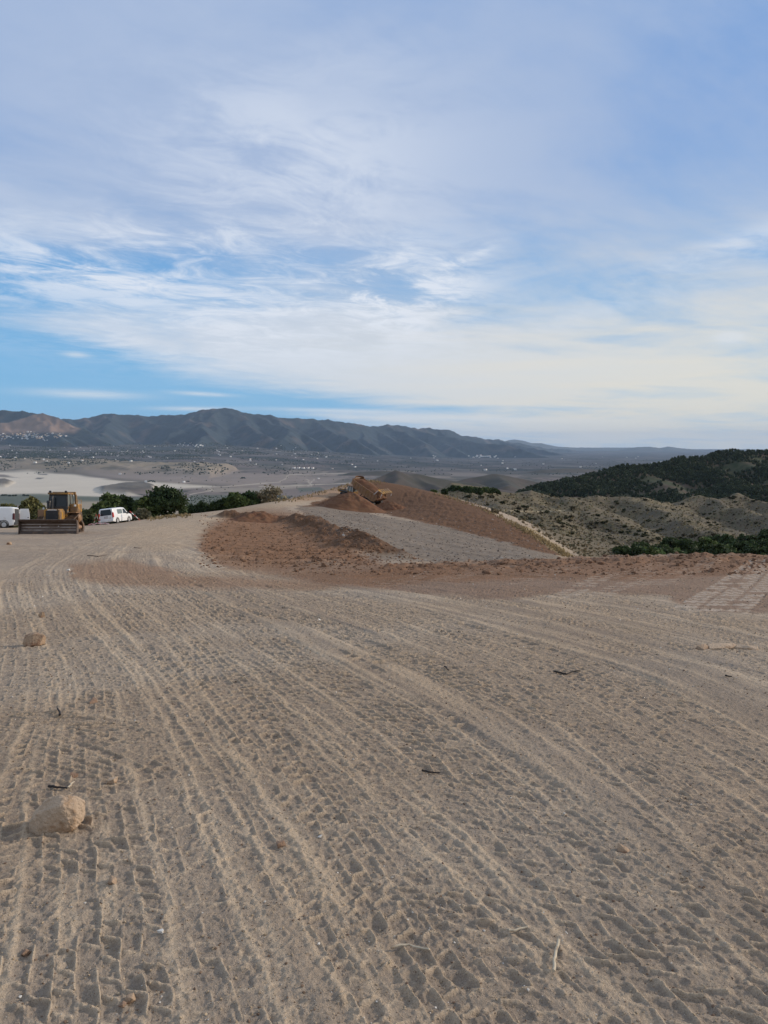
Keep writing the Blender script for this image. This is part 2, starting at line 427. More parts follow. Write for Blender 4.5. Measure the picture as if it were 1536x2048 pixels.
def relief(x, y):
    """small relief and material cues of the near ground: dz, loose (0..1), bar facets that catch light (0..1)"""
    n = len(x)
    rr = np.hypot(x, y)
    near = sst(75, 18, rr)
    ft = fan_t(x, y)
    fade_t = sst(95, 60, y) * sst(6.1, 5.6, ft)
    ruts = fbm(ft * 5.5, y * 0.10, 3, 15) * fade_t
    h = 0.030 * fbm(x * 0.35, y * 0.35, 3, 5) + 0.010 * fbm(x * 1.7, y * 1.7, 3, 9) + 0.012 * ruts
    loose = np.full(n, 0.40) + 0.22 * fbm(x * 0.8, y * 0.8, 3, 31) + fade_t * (0.45 * fbm(ft * 9, y * 0.16, 3, 33) + 0.55 * fbm(ft * 24, y * 0.18, 2, 35) * sst(3.5, 8, rr))
    bars = np.zeros(n)
    for xs, hw, pitch, dep, rid, y0, y1, seed in TRACKS:
        tx = np.interp(y, TY, xs)
        m = np.nonzero((np.abs(x - tx) < 1.6) & (y > y0) & (y < y1) & (rr < 95))[0]
        if not len(m): continue
        ym, xm = y[m], x[m]
        sl = np.interp(ym, TY[:-1], np.diff(xs) / np.diff(TY))
        c = 1 / np.sqrt(1 + sl * sl)
        d = (xm - tx[m]) * c
        m2 = np.abs(d) < hw + 0.16
        if not m2.any(): continue
        m = m[m2]; d = d[m2]; ym = ym[m2]; sl = sl[m2]; xm = xm[m2]; c = c[m2]
        L = np.concatenate([[0], np.cumsum(np.hypot(np.diff(TY), np.diff(xs)))])
        s = np.interp(ym, TY, L) + d * sl * c
        d = d + 0.03 * fbm(s * 2.3, d * 2.0, 3, seed + 50)
        s = s + 0.03 * fbm(xm * 4, ym * 4, 3, seed + 70)
        ad = np.abs(d)
        inside = sst(hw + 0.05, hw - 0.02, ad)
        lw = pitch * (0.62 if seed % 2 else 0.8) if pitch < 0.16 else hw * (1.0 if seed % 2 else 0.667)
        row = np.floor((d + hw) / lw); fl = (d + hw) / lw - row
        ph = s / pitch + 0.5 * (row % 2) + (ad * 0.35 / pitch if seed % 3 else (d + hw) * 0.6 / pitch)
        fr = ph - np.floor(ph)
        cell = np.floor(ph)
        jit = (_hash(cell.astype(np.int64), row.astype(np.int64), seed) / 4294967296.0)
        jit2 = (_hash(cell.astype(np.int64), row.astype(np.int64), seed + 999) / 4294967296.0)
        lug = sst(0.04, 0.16, fr) * sst(0.90, 0.76, fr) * sst(0.05, 0.16, fl) * sst(0.95, 0.84, fl) * sst(hw, hw - 0.05, ad) * (jit > 0.25)
        wall = np.maximum(np.exp(-((fr - 0.93) / (0.0115 / pitch)) ** 2) * (jit2 > 0.35) * sst(0.0, 0.12, fl) * sst(1.0, 0.88, fl), np.exp(-((fl - 0.93) / (0.0115 / lw)) ** 2) * (jit2 < 0.62) * sst(0.0, 0.15, fr) * sst(1.0, 0.85, fr)) * sst(hw, hw - 0.04, ad)
        edge = np.exp(-((ad - hw - 0.005) / (0.014 + 0.0012 * rr[m])) ** 2)
        kof = (seed * 0.618034) % 1.0 * 0.55 - 0.30
        keep = sst(-0.22, 0.22, -kof + fbm(s * 0.5, d * 1.6 + seed * 3.1, 3, seed))     # patchy survival
        kedge = sst(-0.45, -0.05, fbm(s * 0.4, np.sign(d) * 3 + seed * 2.1, 2, seed + 7))
        dep = dep * (1.5 if pitch > 0.16 else 1.0) * (1 + 0.8 * sst(5, 12, rr[m]))
        prof = -0.007 * inside - 0.0050 * dep * lug * (0.3 + 0.9 * jit) + 0.0070 * dep * wall * (0.2 + 1.4 * jit)
        edg = 0.0115 * rid * edge * (0.6 + 0.7 * fbm(s * 3.1, d * 0.0 + seed, 2, seed + 5))
        h[m] = h[m] * (1 - 0.80 * inside * keep) + prof * keep + edg * kedge
        loose[m] = loose[m] * (1 - 0.6 * inside * keep) + keep * (0.20 * inside + 0.50 * wall - 0.12 * lug) + 0.60 * edge * kedge * rid
    # scuffed clods between the tracks
    h = h + near * (0.0085 * fbm(x * 5.5, y * 5.5, 4, 41) + (0.0055 * ridged(x * 12, y * 12, 3, 43) + 0.004 * fbm(x * 36, y * 36, 2, 45)) * (rr < 30))
    h = h + 0.008 * np.clip(fbm(x * 17, y * 17, 2, 47) - 0.2, 0, 1) * 2.4 * (rr < 30)
    # crawler grousers: straight lanes of cross bars on the far right of the pad
    lanes = [((1418, 1222), (1545, 1126), 0.60, 0.42, 1.0), ((1120, 1198), (1225, 1148), 0.27, 0.42, .6), ((1196, 1194), (1310, 1145), 0.24, 0.42, .5), ((1300, 1172), (1440, 1124), 0.34, 0.42, .4),
             ((1010, 1172), (1160, 1132), 0.3, 0.42, .35), ((770, 1172), (880, 1140), 0.3, 0.42, .3), ((880, 1162), (1020, 1134), 0.3, 0.42, .3), ((1650, 1215), (1740, 1130), 0.5, 0.42, .6), ((1215, 1160), (1330, 1130), 0.26, .42, .35)]
    for k, (a, b, hw, pitch, amt) in enumerate(lanes):
        ax, ay = gpix(*a); bx, by = gpix(*b)
        L = math.hypot(bx - ax, by - ay); ux, uy = (bx - ax) / L, (by - ay) / L
        s = (x - ax) * ux + (y - ay) * uy; d = (x - ax) * uy - (y - ay) * ux
        m = np.nonzero((s > -0.3) & (s < L + 0.3) & (np.abs(d) < hw + 0.3))[0]
        if not len(m): continue
        s, d = s[m], d[m]
        s2 = s - d * ux / uy * 0.85
        jag = 0.02 * fbm(d * 6, np.floor(s2 / pitch) * 7.3, 2, 80 + k)
        fr = (s2 + jag) / pitch; ci = np.floor(fr); fr = fr - ci
        keep = sst(-0.42, -0.05, fbm(d * 1.6, ci * 1.37, 2, 90 + k)) * sst(-0.3, 0.1, s) * sst(L + 0.3, L - 0.4, s)
        cols = 1 - 0.75 * (np.exp(-((np.abs(d) - hw * 0.34) / 0.045) ** 2) if hw > 0.4 else np.exp(-(d / 0.04) ** 2))
        ins = sst(hw, hw - 0.05, np.abs(d)) * keep * amt * cols * (bars[m] < 0.05)
        # a groove then a flat pressed step tilted to the camera
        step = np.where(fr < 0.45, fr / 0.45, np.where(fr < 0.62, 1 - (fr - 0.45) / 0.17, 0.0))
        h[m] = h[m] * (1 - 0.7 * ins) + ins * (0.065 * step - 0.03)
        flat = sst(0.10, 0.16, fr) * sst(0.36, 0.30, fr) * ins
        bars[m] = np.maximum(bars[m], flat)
    return h, np.clip(loose, 0, 1), bars

CAMR = R(34); NAZ, RSTEP = 1180, 1.0
AZ = np.concatenate([np.linspace(-math.pi, -R(80), 36, endpoint=False), np.linspace(-R(80), -CAMR, 130, endpoint=False), np.linspace(-CAMR, CAMR, NAZ, endpoint=False),
                     np.linspace(CAMR, R(80), 130, endpoint=False), np.linspace(R(80), math.pi, 36, endpoint=False)])
rs = [0.0, 0.25, 0.5, 0.8, 1.05]
r_ = 1.25
while r_ < 330:
    rs.append(r_)
    r_ *= 1 + RSTEP * (0.0019 if r_ < 6 else 0.0019 + 0.0025 * min(1, (r_ - 6) / 11) if r_ < 26 else 0.0055 if r_ < 140 else 0.012)
RS = np.array(rs)
gx_ = (RS[:, None] * np.sin(AZ)[None, :]).ravel(); gy_ = (RS[:, None] * np.cos(AZ)[None, :]).ravel()
gz0 = ground_base(gx_, gy_)
grel, gloose, gbar_lit = relief(gx_, gy_)
grr = np.hypot(gx_, gy_)
gpx, gpy = to_px(gx_, gy_, gz0)
front = gy_ > 0.6

def ground_tint():
    jx = 10 * fbm(gx_ * 0.9, gy_ * 0.9, 3, 60) * np.clip(30 / grr, 0.4, 2) * 2 + 14 * fbm(gx_ * 0.22, gy_ * 0.22, 3, 58) * (grr > 22)
    jy = 3.0 * fbm(gx_ * 0.9 + 9, gy_ * 0.9, 3, 61) * np.clip(30 / grr, 0.4, 2) + 4 * fbm(gx_ * 0.3, gy_ * 0.3, 3, 59) * (grr > 14)
    X, Y = gpx + jx, gpy + jy
    X = np.where(front, X, -9999); n = len(gx_)
    pressed = np.array(lin(150, 136, 121)); dust = np.array(lin(188, 169, 145))
    w = sst(0.12, 0.92, gloose)[:, None]
    c = pressed * (1 - w) + dust * w
    # broad patches of greyer and browner dirt
    pat = sst(-0.25, 0.3, fbm(gx_ * 0.22 + 3, gy_ * 0.22, 3, 63))[:, None]
    c = c * (0.93 + 0.12 * pat) * (1 + (1 - pat) * np.array([0.03, -0.01, -0.05]))
    pebb = sst(0.34, 0.44, fbm(gx_ * 16, gy_ * 16, 2, 64)) * (grr < 14)
    c = c * (1 - 0.12 * pebb[:, None])
    def put(mask, col, amt=1.0, var=0.16, vs=1.2, seed=70):
        nonlocal c
        v = 1 + var * fbm(gx_ * vs, gy_ * vs, 4, seed)
        m = (mask * amt)[:, None]
        c = c * (1 - m) + m * np.array(col) * v[:, None]
    Z = lambda poly, soft: zone(X, Y, poly, soft)
    red = lin(131, 98, 73); redd = lin(120, 80, 62); orange = lin(146, 116, 92); grey = lin(129, 116, 102); brown = lin(106, 79, 59); pink = lin(138, 114, 96)
    put(Z([(-400, 1052), (60, 1062), (300, 1040), (420, 1030), (400, 1075), (220, 1100), (120, 1170), (-400, 1180)], 7), lin(160, 143, 125), 0.6)
    put(Z([(150, 1128), (250, 1118), (380, 1150), (560, 1158), (760, 1168), (640, 1176), (420, 1178), (250, 1172), (140, 1158)], 8), orange, 0.75)
    put(Z([(270, 1040), (440, 1020), (580, 996), (700, 975), (700, 996), (600, 1010), (490, 1028), (420, 1050), (430, 1080), (330, 1105), (220, 1090)], 5), lin(178, 156, 130), 0.5)
    put(Z([(560, 1152), (800, 1132), (1000, 1124), (1160, 1117), (1440, 1110), (1900, 1108), (1900, 1225), (1536, 1226), (1400, 1224), (1330, 1190), (1160, 1180), (1020, 1200), (860, 1188), (700, 1176)], 6), pink, 0.85)
    put(Z([(760, 1134), (1000, 1124), (1160, 1117), (1440, 1110), (1900, 1108), (1900, 1142), (1536, 1146), (1290, 1160), (1100, 1158), (900, 1164), (700, 1156)], 6), red, 0.75, 0.3, 0.9)
    gdeep = sst(26, 30, gy_)
    put(Z([(590, 1012), (660, 1006), (770, 1036), (900, 1053), (1000, 1080), (1112, 1108), (1125, 1128), (1000, 1150), (790, 1150), (730, 1112), (672, 1078), (640, 1052), (612, 1034)], 2.2) * gdeep, grey, 1.0, 0.14, 0.7)
    put(Z([(600, 1014), (640, 1000), (690, 984), (740, 955), (800, 966), (870, 983), (960, 1012), (1050, 1057), (1142, 1112), (1112, 1111), (1000, 1082), (900, 1056), (810, 1038), (700, 1010), (650, 1012)], 1.8) * sst(60, 66, gy_), brown, 1.0, 0.22, 0.9)
    put(Z([(560, 1000), (690, 962), (740, 952), (700, 985), (620, 1002)], 2.5) * sst(60, 66, gy_), lin(158, 122, 92), 0.6)
    put(Z([(418, 1052), (462, 1028), (490, 1022), (560, 1022), (612, 1032), (642, 1052), (674, 1079), (732, 1113), (790, 1138), (760, 1142), (660, 1128), (560, 1136), (470, 1122), (410, 1112), (395, 1085)], 15) * sst(20, 25, gy_), red, 0.96, 0.22, 1.0)
    put(Z([(415, 1108), (560, 1126), (760, 1132), (800, 1130), (930, 1140), (800, 1176), (680, 1170), (560, 1152), (440, 1136)], 8), red, 0.72, 0.3, 0.8)
    # dozed furrows follow the red slope
    st = Z([(395, 1030), (640, 1030), (740, 1110), (700, 1140), (400, 1125)], 6) * sst(22, 28, gy_)
    fur = np.sin(gy_ * 2.6 + gx_ * 0.35 + 2.5 * fbm(gx_ * 0.25, gy_ * 0.25, 2, 77))
    global gfur
    gfur = st * (0.05 * fur + 0.08 * fbm(gx_ * 1.8, gy_ * 1.8, 4, 78))
    c *= (1 + st * (0.10 * fur + 0.16 * fbm(gx_ * 0.5 - gy_ * 0.2, gy_ * 1.3, 4, 177)))[:, None]
    st2 = Z([(800, 970), (870, 985), (1142, 1112), (1000, 1085), (800, 1035)], 4) * sst(60, 66, gy_)
    q2 = np.sin(gy_ * 1.1 + gx_ * 1.5 + 2.5 * fbm(gx_ * 0.2, gy_ * 0.2, 2, 79))
    gfur = gfur + st2 * (0.03 * q2 + 0.20 * fbm(gx_ * 1.4, gy_ * 1.4, 4, 81))
    c *= (1 + st2 * (0.04 * q2 + 0.24 * fbm(gx_ * 0.5, gy_ * 0.5, 4, 178)))[:, None]
    st3 = Z([(590, 1010), (780, 1036), (1000, 1080), (1125, 1130), (790, 1150), (660, 1070)], 4) * gdeep
    gfur = gfur + st3 * (0.07 * fbm(gx_ * 1.6, gy_ * 1.6, 4, 83) + 0.04 * np.sin(gy_ * 0.9 + gx_ * 1.5 + 3 * fbm(gx_ * 0.15, gy_ * 0.15, 2, 84)))
    c *= (1 + st3 * (0.22 * fbm((gx_ * 0.8 + gy_ * 0.55) * 0.9, (gy_ * 0.8 - gx_ * 0.5) * 0.12, 4, 179) + 0.10 * fbm(gx_ * 2.2, gy_ * 2.2, 3, 180)))[:, None]
    fl = sst(0.30, 0.42, fbm(gx_ * 2.2, gy_ * 2.2, 2, 85)) * st3
    put(fl, lin(150, 142, 134), 0.5, 0.1)
    # the pushed-up bank along the rim of the grey slope
    bank = [(470, 1030, 86), (490, 1030, 85), (560, 1036, 82), (612, 1047, 78), (655, 1068, 63), (690, 1086, 52), (722, 1102, 44), (748, 1115, 37)]
    BP = [pt(*q) for q in bank]; bd = np.full(n, 1e9)
    for a, b in zip(BP[:-1], BP[1:]):
        dx, dy = b.x - a.x, b.y - a.y
        t = np.clip(((gx_ - a.x) * dx + (gy_ - a.y) * dy) / (dx * dx + dy * dy), 0, 1)
        bd = np.minimum(bd, np.hypot(gx_ - a.x - t * dx, gy_ - a.y - t * dy))
    bd = bd + 1.2 * fbm(gx_ * 0.35, gy_ * 0.35, 3, 187)
    bh = np.exp(-(bd / 1.9) ** 2)
    gfur = gfur + bh * (0.85 + 0.6 * fbm(gx_ * 0.4, gy_ * 0.4, 3, 188) + 0.25 * fbm(gx_ * 1.6, gy_ * 1.6, 3, 189))
    put(sst(0.15, 0.5, bh), lin(98, 74, 56), 0.9, 0.25, 1.5)
    # churned soil at the pad's edge
    ch = Z([(760, 1140), (800, 1128), (1000, 1120), (1160, 1113), (1440, 1105), (1900, 1104), (1900, 1128), (1300, 1130), (1000, 1140)], 5)
    gfur = gfur + ch * sst(18, 21, gy_) * sst(40, 30, gy_) * (0.16 * np.clip(fbm(gx_ * 0.9, gy_ * 0.9, 3, 86) + 0.15, 0, 1) + 0.08 * fbm(gx_ * 3.2, gy_ * 3.2, 3, 87))
    mid = sst(20, 30, gy_) * sst(110, 90, gy_) * sst(-2.5, -8, gx_)
    gfur = gfur + mid * (0.05 * fbm(gx_ * 0.9, gy_ * 0.9, 4, 88) + 0.018 * fbm(gx_ * 4, gy_ * 4, 3, 89))
    put(gbar_lit, lin(208, 190, 170), 0.72, 0.05)  # pale pressed dust, with the light caught by bar facets painted in
    # beyond the crest: dry scrub ground
    beyond = sst(-2, -8, gz0 - (-SLOPE * gy_)) * sst(95, 130, grr)
    put(beyond, lin(98, 88, 72), 1.0, 0.45)
    put(Z([(1066, 1052), (1166, 1116), (1290, 1120), (1290, 1050), (1100, 1020)], 3) * sst(56, 62, gy_), lin(106, 96, 78), 0.95, 0.4)
    edge = Z([(1040, 1052), (1060, 1056), (1150, 1112), (1120, 1112), (1080, 1084)], 2) * sst(50, 60, gy_)
    put(edge, lin(146, 128, 94), 0.9, 0.25, 3)
    return c
gfur = 0
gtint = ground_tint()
gz = gz0 + grel * np.where(grr > 100, 0.6, 1) + gfur

def soil_material():
    m = mat("soil", tint=True, rough=0.95, var=0.10, scale=2.0, spec=0.12)
    nt = m.node_tree; b = nt.nodes['Principled BSDF']
    tc = nt.nodes.new('ShaderNodeTexCoord'); P = N(nt, tc.outputs['Object'])
    h = nnoise(nt, P, 38.0, 7, 0.75) * 1.0 + nnoise(nt, P, 150.0, 3, 0.6) * 0.35
    vor = nt.nodes.new('ShaderNodeTexVoronoi'); vor.inputs['Scale'].default_value = 55.0; nt.links.new(P.s, vor.inputs['Vector'])
    h = h + N(nt, vor.outputs['Distance']).sm(0.30, 0.05) * 0.35
    bn = nt.nodes.new('ShaderNodeBump'); bn.inputs['Strength'].default_value = 0.8; bn.inputs['Distance'].default_value = 0.018
    nt.links.new(h.s, bn.inputs['Height']); nt.links.new(bn.outputs[0], b.inputs['Normal'])
    # grains of lighter and darker grit
    col = b.inputs['Base Color'].links[0].from_socket
    g = (nnoise(nt, P, 240.0, 2, 0.6) - 0.5) * 1.0 + (nnoise(nt, P, 55.0, 4, 0.65) - 0.5) * 0.7 + 1.0
    c = nmix(nt, 1.0, N(nt, col), ncomb(nt, g, g, g), 'MULTIPLY')
    nt.links.new(c.s, b.inputs['Base Color'])
    return m
SOIL = soil_material()
V = np.stack([gx_, gy_, gz], -1)
ground = np_mesh("ground", V, grid_faces(len(RS), len(AZ), True), SOIL, True, None, gtint)
set_props(ground, "bare dirt pad crossed by tyre and crawler tracks with red soil banks", "ground", None, 'structure')
GZ2 = gz.reshape(len(RS), len(AZ))

def gh(x, y):
    """ground height at a point, bilinear from the built mesh"""
    r = math.hypot(x, y); a = math.atan2(x, y)
    i = int(np.searchsorted(RS, r) - 1); i = max(0, min(i, len(RS) - 2))
    j = int(np.searchsorted(AZ, a) - 1); j1 = (j + 1) % len(AZ)
    a1 = AZ[j1] if j1 else math.pi
    fr = (r - RS[i]) / (RS[i + 1] - RS[i]); fa = (a - AZ[j]) / max(1e-9, a1 - AZ[j])
    return float((GZ2[i, j] * (1 - fa) + GZ2[i, j1] * fa) * (1 - fr) + (GZ2[i + 1, j] * (1 - fa) + GZ2[i + 1, j1] * fa) * fr)

def ray_ground(px, py, rmin=1.0):
    """where a photo pixel's ray meets the near ground"""
    a, t = pdir(px, py)
    j = int(np.searchsorted(AZ, a) - 1)
    el = (GZ2[:, j] - EYE) / np.maximum(RS, 1e-6)
    k = np.nonzero((RS > rmin) & (el >= t))[0]
    if not len(k): return None
    k = k[0]; e0, e1 = el[k - 1], el[k]
    if e0 > t or e1 <= e0: return None
    f = (t - e0) / (e1 - e0) if e1 != e0 else 0
    r = RS[k - 1] + f * (RS[k] - RS[k - 1])
    return Vector((r * math.sin(a), r * math.cos(a), EYE + t * r))

# ------------------------------------------------------------------ far terrain: basin floor, hills, mountains (each a heightfield of its own)
def polar(az0, az1, na, rlist):
    A = np.linspace(az0, az1, na); Rr = np.asarray(rlist)
    return A, Rr, Rr[:, None] * np.sin(A)[None, :], Rr[:, None] * np.cos(A)[None, :]

def az_of(px): return math.atan2(px - CX, FPX)

def logspace(a, b, n): return np.exp(np.linspace(math.log(a), math.log(b), n))

def skeleton(X, Y, lines, k, base):
    """terrain from ridge lines: each point falls away from its nearest crests; lines: list of (points, slope)"""
    acc = np.exp(np.clip((base) / k, -300, 300) * 0 + 0)  # base term is normalised to 1
    for ptsl, slope in lines:
        P = [(p.x, p.y, p.z) for p in ptsl]
        best = np.full(X.shape, -1e9)
        for (x0, y0, z0), (x1, y1, z1) in zip(P[:-1], P[1:]):
            dx, dy = x1 - x0, y1 - y0
            t = np.clip(((X - x0) * dx + (Y - y0) * dy) / (dx * dx + dy * dy), 0, 1)
            d = np.hypot(X - x0 - t * dx, Y - y0 - t * dy)
            best = np.maximum(best, z0 + t * (z1 - z0) - slope * (np.sqrt(d * d + (k * 1.2) ** 2) - k * 1.2))
        acc = acc + np.exp(np.clip((best - base) / k, -60, 60))
    return base + k * np.log(acc)

def wp(line, warp=0): return [pt(*q) for q in line]

# ---- basin floor
def floor_h(X, Y):
    r = np.hypot(X, Y); a = np.arctan2(X, Y)
    L = np.log(r)
    left = np.interp(L, np.log([200, 330, 900, 1800, 2300, 3000, 4000, 5500, 7000, 8200, 9500, 60000]), [-60, -75, -128, -146, -158, -163, -166, -140, -98, -55, -10, -10])
    right = np.interp(L, np.log([200, 330, 900, 1800, 3000, 4500, 9000, 16000, 30000, 60000]), [-60, -78, -130, -165, -182, -192, -222, -238, -244, -250])
    w = sst(az_of(350), az_of(1000), a)
    far_back = sst(R(50), R(75), np.abs(a))
    z = left * (1 - w) + right * w
    z = z * (1 - far_back) + np.interp(L, np.log([200, 2000, 60000]), [-60, -150, -200]) * far_back
    return z

BLx = [(-60, 925), (60, 922), (190, 926), (300, 934), (420, 933), (470, 941), (420, 953), (330, 948), (230, 946), (100, 942), (-60, 938)]
A1, R1, X1, Y1 = polar(-R(44), R(44), 900, logspace(230, 39500, 600))
Z1 = floor_h(X1, Y1)
r1 = np.hypot(X1, Y1)
PX1, PY1 = to_px(X1, Y1, Z1 + EYE)
bad = zone(PX1 + 14 * fbm(X1 / 300, Y1 / 300, 3, 4), PY1, BLx, 5)
Z1 = Z1 + bad * (16 + 34 * np.clip(ridged(X1 / 420, Y1 / 300, 4, 91), -0.3, 1))
rough = sst(4300, 6500, r1) * (1 - sst(9000, 13000, r1))
Z1 = Z1 + rough * 13 * fbm(X1 / 600, Y1 / 500, 4, 92) + sst(1200, 2500, r1) * 3.0 * fbm(X1 / 400, Y1 / 400, 3, 93)
knoll = zone(PX1 + 10 * fbm(X1 / 160, Y1 / 160, 3, 6), PY1, [(195, 978), (250, 968), (290, 966), (310, 974), (300, 984), (250, 990), (205, 986)], 4) + zone(PX1, PY1, [(-30, 962), (10, 960), (28, 965), (10, 974), (-30, 976)], 3)
Z1 = Z1 + knoll * (7 + 9 * ridged(X1 / 130, Y1 / 130, 3, 94))

def floor_tint():
    X = PX1 + 7 * fbm(X1 / 220, Y1 / 220, 3, 101); Y = PY1 + 1.6 * fbm(X1 / 260 + 5, Y1 / 260, 3, 102)
    r = r1
    c = np.empty(X.shape + (3,)); c[:] = lin(138, 122, 112)
    def put(m, col, amt=1.0, var=0.1, s=300.0, seed=103):
        nonlocal c
        v = 1 + var * fbm(X1 / s, Y1 / s, 4, seed)
        mm = (m * amt)[..., None]
        c = c * (1 - mm) + mm * np.array(col) * v[..., None]
    # patchwork of fields
    cx_ = np.floor((X1 + 120 * fbm(X1 / 900, Y1 / 900, 2, 104)) / 210); cy_ = np.floor((Y1 + 0.35 * X1 + 120 * fbm(X1 / 900, Y1 / 900, 2, 105)) / 330)
    hsh = _hash(cx_.astype(np.int64), cy_.astype(np.int64), 106) / 4294967296.0
    pal = np.array([lin(150, 134, 120), lin(120, 108, 98), lin(164, 146, 126), lin(104, 98, 84), lin(134, 116, 104), lin(112, 104, 88), lin(92, 90, 76)])
    fld = pal[np.minimum((hsh * 7).astype(int), 6)]
    fm = (0.62 * sst(2400, 3500, r))[..., None]
    c = c * (1 - fm) + fld * fm
    orch = sst(-0.05, 0.25, fbm(X1 / 700, Y1 / 500, 4, 107)) * sst(4400, 5600, r)
    put(orch, lin(66, 74, 66), 0.85)
    dots = sst(0.18, 0.34, fbm(X1 / 70, Y1 / 120, 2, 108)) * sst(1500, 2600, r) * sst(-0.2, 0.2, fbm(X1 / 900, Y1 / 900, 3, 109))
    put(dots, lin(58, 64, 54), 0.75)
    # pale ploughed fields on the left
    pale = lin(226, 208, 184)
    put(zone(X, Y, [(-80, 946), (60, 943), (150, 949), (240, 962), (370, 968), (440, 974), (330, 978), (230, 980), (280, 992), (180, 996), (60, 991), (-80, 992)], 2.5), pale, 0.95, 0.07)
    put(zone(X, Y, [(-60, 948), (10, 950), (40, 956), (-60, 952)], 1.5), lin(128, 116, 106), 0.9)
    put(zone(X, Y, [(75, 946), (95, 947), (92, 950), (75, 949)], 1) + zone(X, Y, [(72, 955), (88, 955), (85, 959), (72, 958)], 1), lin(108, 104, 98), 0.9)
    put(zone(X, Y, [(-80, 990), (80, 988), (190, 993), (280, 995), (330, 1002), (240, 1004), (60, 1010), (-80, 1014)], 2.5), lin(104, 108, 92), 0.9, 0.3, 60)
    put(zone(X, Y, [(100, 1003), (240, 1002), (330, 1003), (420, 1012), (300, 1040), (60, 1040), (60, 1010)], 2.5), lin(178, 160, 134), 0.85, 0.15, 90)
    put(zone(X, Y, [(150, 944), (440, 944), (560, 950), (700, 955), (650, 965), (480, 970), (380, 966), (250, 958)], 3), lin(160, 142, 128), 0.8)
    put(zone(X, Y, [(380, 990), (480, 990), (580, 994), (540, 1030), (360, 1030)], 4), lin(110, 112, 98), 0.85, 0.35, 40)
    put(zone(X, Y, [(590, 976), (640, 974), (650, 980), (600, 984)], 2), lin(98, 104, 92), 0.8)
    put(zone(X, Y, [(400, 976), (520, 976), (600, 968), (620, 972), (520, 984), (420, 984)], 2), lin(176, 160, 140), 0.6)
    put(bad, lin(170, 150, 124), 0.85, 0.25, 120)
    put(sst(0.25, 0.6, bad) * sst(0.05, 0.3, fbm(X1 / 160, Y1 / 120, 3, 110)), lin(96, 92, 80), 0.7)
    put(knoll, lin(104, 96, 86), 0.9, 0.3, 60)
    # dirt tracks and dry stream beds
    for pl in ([(700, 946), (580, 950), (560, 964), (440, 974)], [(612, 958), (618, 966), (624, 972)], [(628, 958), (622, 966), (618, 972)], [(360, 970), (410, 972), (425, 980), (380, 990)], [(520, 973), (600, 971), (700, 966)]):
        dd = np.full(X.shape, 1e9)
        for (a, b), (e, f) in zip(pl[:-1], pl[1:]):
            t = np.clip(((X - a) * (e - a) + (Y - b) * (f - b)) / ((e - a) ** 2 + (f - b) ** 2), 0, 1)
            dd = np.minimum(dd, np.hypot((X - a - t * (e - a)) * 0.6, (Y - b - t * (f - b)) * 1.4))
        put(sst(1.7, 0.7, dd) * (r > 1200), lin(196, 178, 156), 0.8)
    dk = (0.36 * sst(4000, 6500, r) + 0.16 * sst(az_of(500), az_of(800), np.arctan2(X1, Y1)) * sst(1800, 3500, r))[..., None]  # haze put into the tint: darker and bluer with range
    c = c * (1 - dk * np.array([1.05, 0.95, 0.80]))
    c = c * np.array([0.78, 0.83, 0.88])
    gl = zone(X, Y, [(1118, 966), (1140, 964), (1146, 966), (1122, 969)], 1.0) + zone(X, Y, [(1440, 915), (1500, 914), (1536, 917), (1450, 919)], 1.5) + zone(X, Y, [(1148, 963), (1156, 962), (1158, 964), (1150, 965)], 1)
    put(gl * (r > 1200), lin(206, 206, 204), 0.8)
    return c
TERR = mat("basin_soil", tint=True, rough=0.95, var=0.12, scale=0.004, spec=0.1)
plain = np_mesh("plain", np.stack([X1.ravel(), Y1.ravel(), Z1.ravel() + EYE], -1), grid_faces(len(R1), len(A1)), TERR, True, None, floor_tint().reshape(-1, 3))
set_props(plain, "wide basin floor with pale ploughed fields, orchards and eroded gullies", "plain", None, 'structure')
# the rest of the land, round behind the camera and out to the horizon
A2, R2, X2, Y2 = polar(R(43.5), 2 * math.pi - R(43.5), 120, logspace(300, 29000, 60))
Z2 = floor_h(X2, np.where(np.abs(X2) < 1e9, Y2, Y2)) + EYE - 1.0 + 25 * fbm(X2 / 1500, Y2 / 1500, 3, 120)
c2 = np.empty((X2.size, 3)); c2[:] = lin(136, 122, 110)
back = np_mesh("terrain", np.stack([X2.ravel(), Y2.ravel(), Z2.ravel()], -1), grid_faces(len(R2), len(A2)), TERR, True, None, c2)
set_props(back, "dry land reaching to the horizon around the pad", "terrain", None, 'structure')

class Patch:
    """a polar heightfield patch that can be asked where a photo pixel lands on it"""
    def __init__(s, name, pxa, pxb, na, rl, hfun, tfun, m, label, cat):
        s.A, s.R, X, Y = polar(az_of(pxa), az_of(pxb), na, rl)
        s.X, s.Y = X, Y
        s.Z = hfun(X, Y)
        s.PX, s.PY = to_px(X, Y, s.Z + EYE)
        s.o = np_mesh(name, np.stack([X.ravel(), Y.ravel(), s.Z.ravel() + EYE], -1), grid_faces(len(s.R), na), m, True, None, tfun(s).reshape(-1, 3))
        set_props(s.o, label, cat, None, 'structure')
    def hit(s, px, py):
        a, t = pdir(px, py)
        if not s.A[0] < a < s.A[-1]: return None
        j = int(np.searchsorted(s.A, a) - 1); el = s.Z[:, j] / s.R
        k = np.nonzero(el >= t)[0]
        if not len(k): return None
        r = s.R[k[0]]
        return Vector((r * math.sin(a), r * math.cos(a), EYE + s.Z[k[0], j]))
    def at(s, px, r):
        a = az_of(px); j = int(np.searchsorted(s.A, a) - 1); i = int(np.searchsorted(s.R, r) - 1)
        i = max(0, min(i, len(s.R) - 1)); j = max(0, min(j, len(s.A) - 1))
        return Vector((s.X[i, j], s.Y[i, j], s.Z[i, j] + EYE))

class FloorHit:
    A, R, Z = A1, R1, Z1
    hit = Patch.hit
FLOOR = FloorHit()

